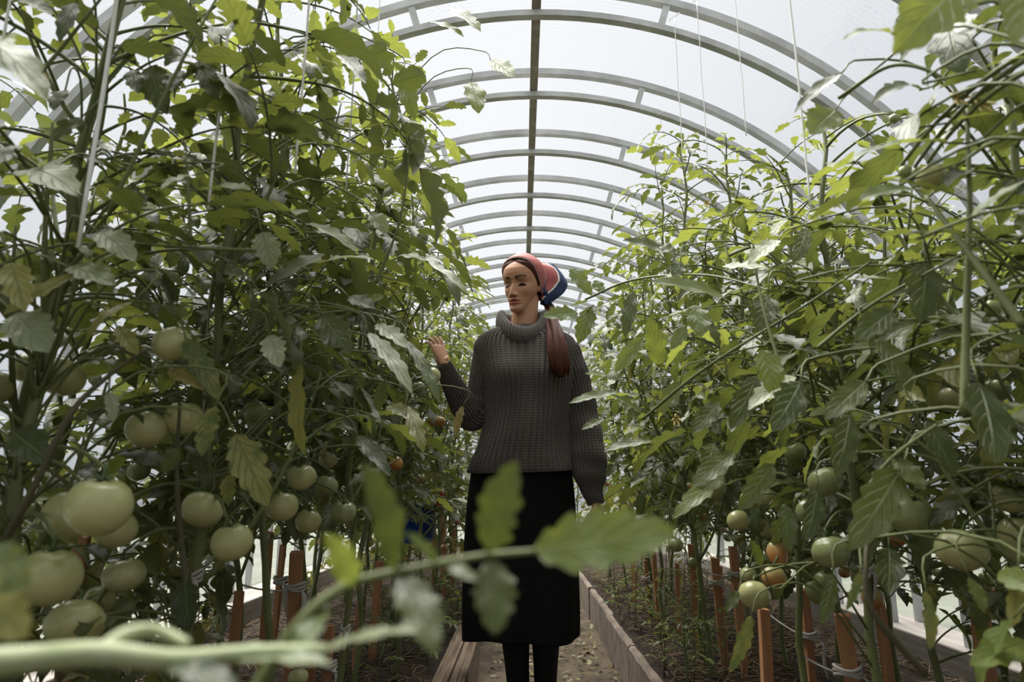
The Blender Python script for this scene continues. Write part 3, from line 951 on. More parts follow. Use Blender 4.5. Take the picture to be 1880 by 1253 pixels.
    navy = simple_mat('navy_cloth', (.010, .022, .065), .7, .3, .3, 30.0)
    mb.build('knot', navy, scarf)
# ------------------------------------------------------------------ leaves
def leaf_material(name, top, top2, under, trans, yellow=0.0, vein=(.20, .26, .10), thin=.30):
    m, nt, out = new_mat(name); g = NT(nt)
    uv = g.n('UVMap'); sp = g.n('SeparateXYZ'); g.link(uv.outputs[0], sp.inputs[0])
    idx = g.math('FLOOR', sp.outputs[0]); u = g.math('SUBTRACT', g.math('FRACT', sp.outputs[0]), .5)
    au = g.math('ABSOLUTE', u); v = sp.outputs[1]
    oi = g.n('ObjectInfo')
    wn = g.n('TexWhiteNoise', noise_dimensions='2D')
    cb = g.n('CombineXYZ'); g.link(idx, cb.inputs[0]); g.link(oi.outputs['Random'], cb.inputs[1]); g.link(cb.outputs[0], wn.inputs['Vector'])
    # veins: midrib and forward-swept laterals
    ph = g.math('FRACT', g.math('MULTIPLY', g.math('SUBTRACT', v, g.math('MULTIPLY', au, .75)), 6.0))
    lat = g.math('ABSOLUTE', g.math('SUBTRACT', ph, .5))
    latv = g.ramp(lat, [(.0, (1, 1, 1)), (.10, (.0, .0, .0))])
    mid = g.ramp(au, [(.012, (1, 1, 1)), (.035, (0, 0, 0))])
    veins = g.math('MAXIMUM', g.math('MULTIPLY', latv, .55), mid)
    tc = g.n('TexCoord')
    nz = g.noise(tc.outputs['Object'], 14.0, 3.0, .6)
    mo = g.noise(tc.outputs['Object'], 48.0, 3.0, .6)
    base = g.mix(g.math('MULTIPLY_ADD', g.math('SUBTRACT', wn.outputs[0], .5), .9, nz.outputs[0]), top, top2)
    if yellow:
        yz = g.ramp(g.math('ADD', g.math('MULTIPLY', mo.outputs[0], .8), g.math('MULTIPLY_ADD', wn.outputs[0], .35, yellow - .5)), [(.45, (0, 0, 0)), (.62, (1, 1, 1))])
        base = g.mix(g.math('MULTIPLY', g.math('MULTIPLY', yz, .7), g.math('SUBTRACT', 1.0, g.math('MULTIPLY', veins, .8))), base, (.23, .21, .05))
    col = g.mix(g.math('MULTIPLY', veins, .45), base, vein)
    geo = g.n('NewGeometry')
    col = g.mix(geo.outputs['Backfacing'], col, g.mix(.72, col, under))
    hgt = g.math('ADD', g.math('MULTIPLY', g.math('SUBTRACT', 1.0, veins), .8), g.math('MULTIPLY', mo.outputs[0], .9))
    b = g.n('BsdfPrincipled', Roughness=.43); g.link(col, b.inputs['Base Color'])
    b.inputs['Specular IOR Level'].default_value = .45
    b.inputs['Sheen Weight'].default_value = .0
    nrm = g.bump(hgt, .85, .0028)
    g.link(nrm, b.inputs['Normal'])
    t = g.n('BsdfTranslucent'); g.link(g.mix(.55, g.mix(1.0, col, (2.2, 2.0, .9), 'MULTIPLY'), trans), t.inputs[0])
    g.link(nrm, t.inputs['Normal'])
    mx = g.n('MixShader'); mx.inputs[0].default_value = thin
    g.link(b.outputs[0], mx.inputs[1]); g.link(t.outputs[0], mx.inputs[2])
    g.link(mx.outputs[0], out.inputs[0])
    return m

def leaflet(mb, M, L, Wd, rng, idx, nl=20, lobes=5, depth=.30, fold=.25, curl=.6, wav=.06, twist=0.0, cup=0.0):
    """one toothed leaflet; M maps its frame (base at origin, tip along +y, upper side +z)"""
    prof = []
    for j in range(nl + 1):
        t = j / nl
        b = (t ** .58) * ((1 - t) ** .80) * 1.95 if 0 < t < 1 else 0.0
        prof.append(b)
    phs = [rng.uniform(-.15, .15), rng.uniform(-.15, .15)]
    am = [[rng.uniform(.6, 1.25) for _ in range(lobes + 3)] for _ in range(2)]
    ang = rng.uniform(-.1, .25); y = z = 0.0
    cols = (-1, -.52, 0, .52, 1)
    vs, us = [], []
    wp = rng.uniform(0, 6.28)
    for j in range(nl + 1):
        t = j / nl
        if j:
            ang -= curl * (0.4 + 1.2 * t) / nl
            y += math.cos(ang) * L / nl; z += math.sin(ang) * L / nl
        nrm = (-math.sin(ang), math.cos(ang))
        tw = twist * t
        for c in cols:
            side = 0 if c < 0 else 1
            ph = t * lobes + .35 + phs[side]
            fr = ph - math.floor(ph)
            tooth = 1 - depth * am[side][int(ph)] * (abs(fr - .68) / .68 if fr < .68 else (fr - .68) / .32) ** 1.2 * (1 - .35 * t)
            w = Wd * .5 * prof[j] * (tooth if abs(c) == 1 else 1.0)
            if abs(c) < 1: w = Wd * .5 * prof[j] * .92
            x = c * w
            yy = y + (abs(c) ** 2) * Wd * .10 * (1 - t) * (.5 + .5 * (fr if abs(c) == 1 else .5))
            zz = fold * abs(x) - cup * x * x / max(Wd, 1e-6) * 4 + wav * Wd * math.sin(t * lobes * 3.1 + wp + side * 1.9) * abs(c) ** 1.5 * prof[j]
            px, pz = x * math.cos(tw) - zz * math.sin(tw), x * math.sin(tw) + zz * math.cos(tw)
            vs.append(M @ Vector((px, yy + pz * nrm[0], z + pz * nrm[1])))
            us.append((idx + .5 + c * .46, t))
    fs = [(j * 5 + k, j * 5 + k + 1, (j + 1) * 5 + k + 1, (j + 1) * 5 + k) for j in range(nl) for k in range(4)]
    mb.add(vs, fs, us, 0)

def frame_from(pos, d, up):
    d = Vector(d).normalized(); up = Vector(up)
    x = d.cross(up)
    x = x.normalized() if x.length > 1e-6 else d.orthogonal().normalized()
    z = x.cross(d)
    return Matrix(((x.x, d.x, z.x, pos[0]), (x.y, d.y, z.y, pos[1]), (x.z, d.z, z.z, pos[2]), (0, 0, 0, 1)))

def compound_leaf(name, mats, seed, L=.30, rise=.35, droop=1.3, pairs=2, curl=.7, size=1.0, nl=16, young=False):
    """a tomato leaf: arching stalk, terminal leaflet, toothed side leaflets"""
    rng = random.Random(seed)
    mb = MB()
    n = 14
    pts = []; a = rise; p = Vector((0, 0, 0)); hd = 0.0
    for i in range(n):
        pts.append(p.copy())
        d = Vector((math.sin(hd) * math.cos(a), math.cos(hd) * math.cos(a), math.sin(a)))
        p = p + d * (L / (n - 1)); a -= droop / (n - 1) * (.5 + i / n); hd += rng.uniform(-.07, .07)
    tube(mb, pts, list(np.linspace(.0032, .0013, n) * size ** .5), 5, mat=1)
    def fr(s):
        f = s * (n - 1); i = min(int(f), n - 2)
        q = pts[i].lerp(pts[i + 1], f - i); t = (pts[i + 1] - pts[i]).normalized()
        x = t.cross(Vector((0, 0, 1)))
        if x.length < .2: x = Vector((1, 0, 0))
        x.normalize()
        return q, t, x, x.cross(t)
    idx = 0
    base = L * .40 * size
    specs = [(.42, .62), (.66, .80), (.86, .72)][: pairs + 0] if pairs < 3 else [(.34, .60), (.58, .82), (.82, .74)]
    for s, k in specs:
        for sd in (-1, 1):
            q, t, x, up = fr(min(1, s + rng.uniform(-.03, .03)))
            ang = R(rng.uniform(48, 78))
            d = t * math.cos(ang) + x * (sd * math.sin(ang)) - Vector((0, 0, rng.uniform(.05, .45)))
            st = q + d.normalized() * (.10 * base)
            tube(mb, [q, st], [.0014, .0011], 4, mat=1, cap=False)
            M = frame_from(st, d, up + x * (sd * rng.uniform(-.5, .25)) + t * rng.uniform(-.3, .3))
            l = base * k * rng.uniform(.82, 1.12)
            leaflet(mb, M, l, l * rng.uniform(.50, .66), rng, idx, nl, rng.choice((3, 4, 4, 5)), rng.uniform(.30, .60), rng.uniform(.08, .55), curl * rng.uniform(.4, 1.5), rng.uniform(.02, .10), rng.uniform(-.4, .4))
            idx += 1
    for s in ((.30, .52, .75) if not young else (.5,)):
        sd = rng.choice((-1, 1))
        q, t, x, up = fr(s + rng.uniform(-.03, .03))
        d = t * .4 + x * sd - Vector((0, 0, rng.uniform(0, .4)))
        l = base * rng.uniform(.16, .28)
        leaflet(mb, frame_from(q + d.normalized() * .006, d, up), l, l * .62, rng, idx, 6, 2, .25, .2, .5, .03); idx += 1
    q, t, x, up = fr(1.0)
    l = base * rng.uniform(1.0, 1.2)
    leaflet(mb, frame_from(q, t, up), l, l * rng.uniform(.52, .68), rng, idx, nl + 4, rng.choice((4, 5)), rng.uniform(.38, .62), rng.uniform(.1, .45), curl * rng.uniform(.5, 1.3), rng.uniform(.03, .09), rng.uniform(-.3, .3))
    return mb.mesh(name, mats)

# ------------------------------------------------------------------ fruit
def tomato_mesh(name, mats, seed, flat=.86, lobes=5, lob=.03, tall=0.0, n=36):
    rng = random.Random(seed); mb = MB()
    ph = rng.uniform(0, 6.28)
    rows = 22
    vs, us = [], []
    for i in range(rows + 1):
        b = PI * i / rows
        for k in range(n):
            a = 2 * PI * k / n
            r = 1 + lob * math.cos(lobes * a + ph) * math.sin(b) ** .7 + .018 * math.cos(2 * a + ph * 2)
            rr = r * math.sin(b)
            z = math.cos(b) * flat
            if b < .9: z -= .20 * math.exp(-(b / .33) ** 2) * (1 + .5 * math.cos(lobes * a + ph))
            if b > PI - .3: z += .03
            if tall: z -= tall * (1 - math.cos(b)) * .3; rr *= 1 - tall * .12 * (1 - math.cos(b))
            vs.append((rr * math.cos(a), rr * math.sin(a), z)); us.append((k / n, i / rows))
    fs = [(i * n + k, (i + 1) * n + k, (i + 1) * n + (k + 1) % n, i * n + (k + 1) % n) for i in range(rows) for k in range(n)]
    mb.add(vs, fs, us)
    return mb.mesh(name, mats)

def calyx_mesh(name, mat, seed, flat=.86):
    rng = random.Random(seed); mb = MB()
    for k in range(5):
        a = 2 * PI * k / 5 + rng.uniform(-.2, .2)
        d = Vector((math.cos(a), math.sin(a), 0))
        L = rng.uniform(.55, .85); up = rng.uniform(.05, .55)
        n = 7; pts = []
        for i in range(n):
            t = i / (n - 1)
            pts.append(d * (L * t) + Vector((0, 0, flat - .17 + .26 * t * (1 - t) * 2 + up * t * t * .55)))
        vs, us = [], []
        s = d.cross(Vector((0, 0, 1)))
        for i, p in enumerate(pts):
            w = .085 * (1 - i / (n - 1)) ** .8 + .004
            vs += [p - s * w, p + Vector((0, 0, .02)), p + s * w, p - Vector((0, 0, .018))]
        fs = [(i * 4 + k2, i * 4 + (k2 + 1) % 4, (i + 1) * 4 + (k2 + 1) % 4, (i + 1) * 4 + k2) for i in range(n - 1) for k2 in range(4)]
        mb.add(vs, fs)
    tube(mb, [(0, 0, flat - .2), (0, 0, flat), (.03, 0, flat + .22), (.08, .02, flat + .42)], [.09, .075, .065, .06], 7)
    return mb.mesh(name, mat)

def fruit_material(name, body, shoulder, blush=None):
    m, nt, out = new_mat(name); g = NT(nt)
    tc = g.n('TexCoord'); sp = g.n('SeparateXYZ'); g.link(tc.outputs['Object'], sp.inputs[0])
    oi = g.n('ObjectInfo')
    nz = g.noise(tc.outputs['Object'], 2.6, 3.0)
    st = g.noise(tc.outputs['Object'], 26.0, 2.0)
    f = g.ramp(g.math('ADD', g.math('MULTIPLY', sp.outputs[2], .6), g.math('MULTIPLY', nz.outputs[0], .45)), [(.25, body), (.75, shoulder)])
    f = g.mix(g.math('MULTIPLY', st.outputs[0], .22), f, (.62, .62, .36))
    f = g.mix(g.math('MULTIPLY', oi.outputs['Random'], .35), f, g.mix(1.0, f, (.72, .78, .62), 'MULTIPLY'))
    if blush: f = g.mix(g.ramp(g.math('ADD', g.math('MULTIPLY', sp.outputs[2], -.5), nz.outputs[0]), [(.35, (0, 0, 0)), (.8, (1, 1, 1))]), f, blush)
    b = g.n('BsdfPrincipled', Roughness=.24); g.link(f, b.inputs['Base Color'])
    b.inputs['Specular IOR Level'].default_value = .5
    b.inputs['Subsurface Weight'].default_value = .12; b.inputs['Subsurface Radius'].default_value = (.006, .006, .002); b.inputs['Subsurface Scale'].default_value = .6
    g.link(g.bump(st.outputs[0], .06, .001), b.inputs['Normal'])
    g.link(b.outputs[0], out.inputs[0])
    return m

# ------------------------------------------------------------------ where foliage may not stand
SKYPOLY = [(862, -40), (1640, -60), (1600, 60), (1545, 150), (1460, 215), (1395, 235), (1330, 240), (1180, 225), (1120, 270), (1050, 335), (1000, 470), (900, 470), (872, 400), (905, 300), (905, 200), (935, 165), (890, 70)]
WOMAN = [(915, 455), (1050, 455), (1062, 560), (1085, 640), (1120, 760), (1125, 960), (1075, 990), (1075, 1190), (850, 1190), (845, 880), (800, 760), (775, 640), (830, 600), (870, 600), (912, 560)]
PATHP = [(850, 1120), (1100, 1060), (1240, 1260), (790, 1260)]
LOWR = [(1085, 985), (1335, 985), (1345, 1080), (1440, 1110), (1740, 1120), (1760, 1270), (1085, 1270)]
LOWL = [(430, 1020), (690, 985), (860, 960), (860, 1270), (400, 1270)]
def inside(poly, u, v):
    c = False; n = len(poly)
    for i in range(n):
        (x0, y0), (x1, y1) = poly[i], poly[(i + 1) % n]
        if (y0 > v) != (y1 > v) and u < (x1 - x0) * (v - y0) / (y1 - y0) + x0: c = not c
    return c
def allowed(p, soft=False):
    x, y, z = p
    dx = abs(x - GX)
    if z > GZ:
        if math.hypot(dx, z - GZ) > GR + .07: return False
    elif dx > GR + .06: return False
    if (Vector(p) - CAM).length < (.86 if x < 0 else .74): return False
    u, v = PX(p)
    if inside(SKYPOLY, u, v): return False
    if y < 2.72 and inside(WOMAN, u, v): return False
    if y < 3.4 and inside(PATHP, u, v): return False
    if y < 4.5 and inside(LOWR, u, v): return False
    if y < 4.0 and inside(LOWL, u, v): return False
    for (cu, cv, cr, cy) in CLEAR:
        if y < cy and (u - cu) ** 2 + (v - cv) ** 2 < cr * cr: return False
    return True

PLANTS = []
CLEAR = []
class Plant:
    pass

def stem_point(pl, z):
    ps = pl.path
    for i in range(len(ps) - 1):
        if ps[i + 1].z >= z: return ps[i].lerp(ps[i + 1], (z - ps[i].z) / max(1e-6, ps[i + 1].z - ps[i].z))
    return ps[-1].copy()

def nearest_plant(p, bed=None):
    best = None
    for pl in PLANTS:
        q = stem_point(pl, min(p[2] + .05, pl.path[-1].z))
        d = (q - Vector(p)).length
        if best is None or d < best[0]: best = (d, pl)
    return best[1]

def copy_part(src_mesh, name, parent, mat):
    o = bpy.data.objects.new(name, src_mesh)
    COL.objects.link(o); o.parent = parent
    o.matrix_local = mat
    return o
# u, v, diameter in the photo (px), kind, shape, real diameter (m)
FRUIT = [
    (182, 930, 116, 'g', 0, .072), (131, 946, 92, 'g', 0, .064), (212, 972, 74, 'g', 0, .060), (90, 1060, 108, 'g', 2, .068), (138, 1146, 98, 'g', 1, .066),
    (228, 1056, 72, 'g', 1, .060), (184, 1101, 54, 'g', 2, .050), (222, 1116, 46, 'd', 2, .048), (316, 632, 70, 'g', 0, .056), (54, 676, 62, 'g', 0, .055),
    (112, 692, 80, 'g', 1, .064), (-12, 712, 66, 'g', 2, .052), (270, 788, 72, 'g', 0, .060), (338, 768, 68, 'g', 0, .058), (425, 996, 73, 'g', 0, .060), (372, 936, 74, 'g', 1, .064),
    (553, 876, 55, 'g', 1, .058), (518, 929, 60, 'g', 0, .060), (566, 957, 46, 'g', 2, .054), (600, 892, 42, 'd', 1, .052), (630, 940, 48, 'd', 1, .056),
    (468, 756, 44, 'd', 0, .052), (492, 720, 40, 'd', 1, .052), (478, 782, 34, 'd', 2, .046), (793, 690, 32, 'g', 2, .054), (768, 712, 24, 'd', 0, .048),
    (792, 775, 20, 'o', 0, .046), (808, 774, 21, 'o', 0, .046), (727, 851, 26, 'o', 2, .046), (774, 879, 20, 'o', 1, .046), (776, 899, 21, 'd', 0, .046),
    (378, 1243, 44, 'o', 0, .050), (547, 1246, 38, 'g', 1, .050), (805, 922, 17, 'r', 0, .050), (811, 906, 11, 'r', 2, .040), (722, 945, 10, 'r', 0, .036), (725, 957, 10, 'r', 0, .036),
    (840, 929, 12, 'o', 0, .040), (848, 925, 9, 'r', 0, .034), (825, 938, 13, 'd', 2, .042), (833, 953, 13, 'g', 2, .042), (20, 1096, 46, 'd', 1, .050), (60, 940, 42, 'd', 0, .052),
    (255, 865, 40, 'd', 0, .048), (88, 835, 52, 'd', 2, .058), (742, 838, 14, 'd', 0, .040), (648, 690, 26, 'd', 0, .046), (560, 690, 20, 'd', 0, .046),
    (1710, 325, 50, 'g', 1, .033), (1662, 315, 24, 'd', 2, .0165), (1681, 319, 22, 'd', 2, .0150), (1642, 218, 18, 'd', 2, .018), (1765, 1010, 86, 'g', 1, .066), (1860, 914, 66, 'g', 1, .056),
    (1868, 982, 72, 'g', 3, .060), (1671, 945, 80, 'd', 0, .068), (1525, 1014, 68, 'd', 1, .064), (1385, 1093, 57, 'g', 1, .062), (1421, 1060, 43, 'o', 0, .052), (1426, 1012, 40, 'o', 3, .050),
    (1374, 1056, 30, 'g', 2, .046), (1355, 956, 40, 'g', 0, .054), (1377, 918, 36, 'g', 0, .050), (1408, 914, 32, 'g', 2, .048), (1551, 1051, 22, 'o', 2, .040), (1716, 682, 36, 'd', 0, .042),
    (1830, 716, 46, 'd', 2, .046), (1744, 734, 46, 'g', 2, .046), (1716, 718, 24, 'd', 0, .030), (1820, 566, 40, 'd', 1, .045), (1240, 1001, 28, 'd', 0, .050), (1273, 1033, 20, 'd', 0, .040),
    (1490, 940, 54, 'd', 0, .058), (1515, 885, 62, 'd', 1, .064), (1310, 895, 44, 'd', 0, .054), (1812, 1065, 30, 'd', 0, .045), (1815, 1083, 14, 'r', 2, .028), (1460, 830, 40, 'd', 1, .052),
]
LEFT_LEAVES = [
    ((50, 312, .75), (150, 390, .72), .62, 's', (.1, -.75, .6), .6), ((355, 322, .85), (296, 345, .82), .60, 's', (0, -.6, .8), .5),
    ((250, 312, .95), (340, 330, .9), .48, 'l', (0, -.5, .9), .3), ((370, 350, .9), (460, 355, .86), .60, 'l', (0, -.55, .8), .3), ((255, 305, .95), (330, 320, .92), .5, 'l', (0, -.5, .8), .2),
    ((180, 425, .8), (245, 470, .78), .7, 's', (0, -.7, .6), .4), ((125, 490, .75), (212, 525, .73), .62, 'l', (-.1, -.7, .7), .3), ((140, 505, .75), (5, 580, .72), .42, 'y', (.1, -.75, .6), .3),
    ((20, 480, .7), (45, 570, .68), .6, 'y', (.3, -.8, .5), .4), ((25, 575, .75), (85, 640, .72), .8, 's', (.1, -.8, .5), .3), ((245, 555, .8), (175, 640, .78), .45, 'y', (-.2, -.7, .7), .9),
    ((215, 600, .82), (250, 645, .8), .6, 'y', (.2, -.8, .5), .4), ((340, 620, .95), (400, 745, .95), .42, 'y', (.3, -.8, .4), .4), ((310, 680, .95), (375, 720, .93), .5, 'd', (0, -.7, .6), .6),
    ((395, 745, .9), (375, 840, .88), .62, 'y', (-.1, -.9, .35), .3), ((430, 795, .95), (490, 925, .92), .56, 'y', (.2, -.9, .4), .35), ((550, 665, 1.0), (565, 835, .95), .34, 'y', (-.6, -.75, .3), .35),
    ((495, 615, 1.0), (520, 690, .97), .62, 's', (0, -.8, .5), .4), ((590, 575, 1.05), (640, 645, 1.02), .78, 'g', (.1, -.9, .35), .3), ((600, 465, 1.05), (490, 535, 1.0), .5, 'g', (-.1, -.7, .7), .3),
    ((480, 425, 1.0), (500, 490, .98), .8, 's', (0, -.7, .6), .4), ((560, 410, 1.1), (655, 455, 1.05), .36, 'l', (0, -.5, .9), .5), ((545, 500, 1.05), (690, 505, 1.0), .30, 's', (0, -.5, .9), .5),
    ((660, 565, 1.1), (705, 545, 1.08), .8, 'l', (0, -.8, .5), .2), ((640, 545, 1.1), (690, 580, 1.07), .6, 'g', (.1, -.8, .5), .2), ((675, 610, 1.15), (750, 740, 1.1), .30, 's', (.3, -.7, .6), .4),
    ((690, 595, 1.2), (745, 640, 1.15), .55, 's', (0, -.6, .8), .3), ((700, 640, 1.2), (745, 685, 1.15), .8, 'l', (.1, -.9, .3), .2), ((745, 625, 1.25), (805, 745, 1.2), .26, 'y', (.4, -.7, .5), .4),
    ((705, 700, 1.2), (690, 760, 1.18), .5, 'l', (.2, -.8, .5), .3), ((745, 745, 1.3), (775, 840, 1.25), .40, 'y', (.3, -.8, .4), .4), ((715, 745, 1.25), (745, 765, 1.2), .7, 'y', (0, -.7, .7), .4),
    ((850, 745, 2.0), (835, 800, 1.98), .40, 'd', (-.2, -.9, .3), .5), ((700, 860, 1.25), (640, 905, 1.2), .5, 'g', (0, -.7, .7), .3), ((655, 800, 1.2), (715, 895, 1.15), .36, 'g', (.3, -.8, .4), .4),
    ((610, 700, 1.1), (700, 775, 1.05), .28, 'g', (.3, -.6, .7), .5), ((730, 470, 1.4), (790, 480, 1.35), .5, 's', (0, -.6, .8), .3), ((780, 480, 1.4), (860, 535, 1.35), .26, 's', (.1, -.6, .8), .6),
    ((680, 390, 1.3), (710, 425, 1.28), .8, 's', (0, -.8, .5), .3), ((735, 270, 1.3), (635, 305, 1.25), .30, 'l', (0, -.5, .9), .5), ((730, 290, 1.3), (800, 300, 1.26), .34, 'l', (0, -.5, .9), .5),
    ((660, 240, 1.2), (780, 255, 1.15), .3, 'l', (0, -.6, .9), .5), ((740, 130, 1.3), (760, 215, 1.27), .45, 'l', (-.1, -.9, .2), .3), ((620, 100, 1.15), (670, 160, 1.1), .35, 'g', (.3, -.8, .4), .4),
    ((900, 110, 1.9), (945, 165, 1.85), .55, 'l', (0, -.9, .3), .2), ((865, 150, 1.8), (875, 225, 1.78), .6, 'l', (.2, -.9, .2), .3), ((815, 15, 1.5), (878, 80, 1.45), .42, 'l', (.2, -.8, .5), .4),
    ((790, 40, 1.5), (850, 75, 1.46), .36, 'l', (.1, -.7, .6), .4), ((20, 790, .8), (90, 845, .78), .8, 'g', (.1, -.85, .4), .3), ((330, 820, .9), (300, 870, .9), .9, 'g', (0, -.9, .3), .3),
    ((340, 1060, 1.0), (350, 1160, .98), .72, 'g', (.1, -.95, .2), .2), ((420, 870, 1.05), (420, 930, 1.02), .55, 'y', (.1, -.9, .4), .4), ((200, 720, .85), (205, 780, .83), .45, 's', (.6, -.6, .4), .4),
    ((240, 130, .95), (262, 185, .93), .5, 'g', (.1, -.9, .2), .4), ((275, 120, .95), (300, 200, .92), .6, 'g', (0, -.95, .1), .4), ((330, 130, .95), (325, 185, .93), .7, 'g', (0, -.95, .1), .3), ((365, 110, .95), (395, 175, .92), .5, 'g', (0, -.95, .2), .3),
    ((140, 5, .8), (110, 80, .78), .4, 'g', (.3, -.9, .2), .4), ((40, 0, .8), (100, 42, .78), .4, 'g', (.2, -.8, .4), .4), ((120, 165, .85), (105, 215, .83), .6, 'g', (.1, -.9, .3), .4), ((150, 215, .85), (100, 260, .83), .8, 'g', (0, -.95, .2), .3),
]

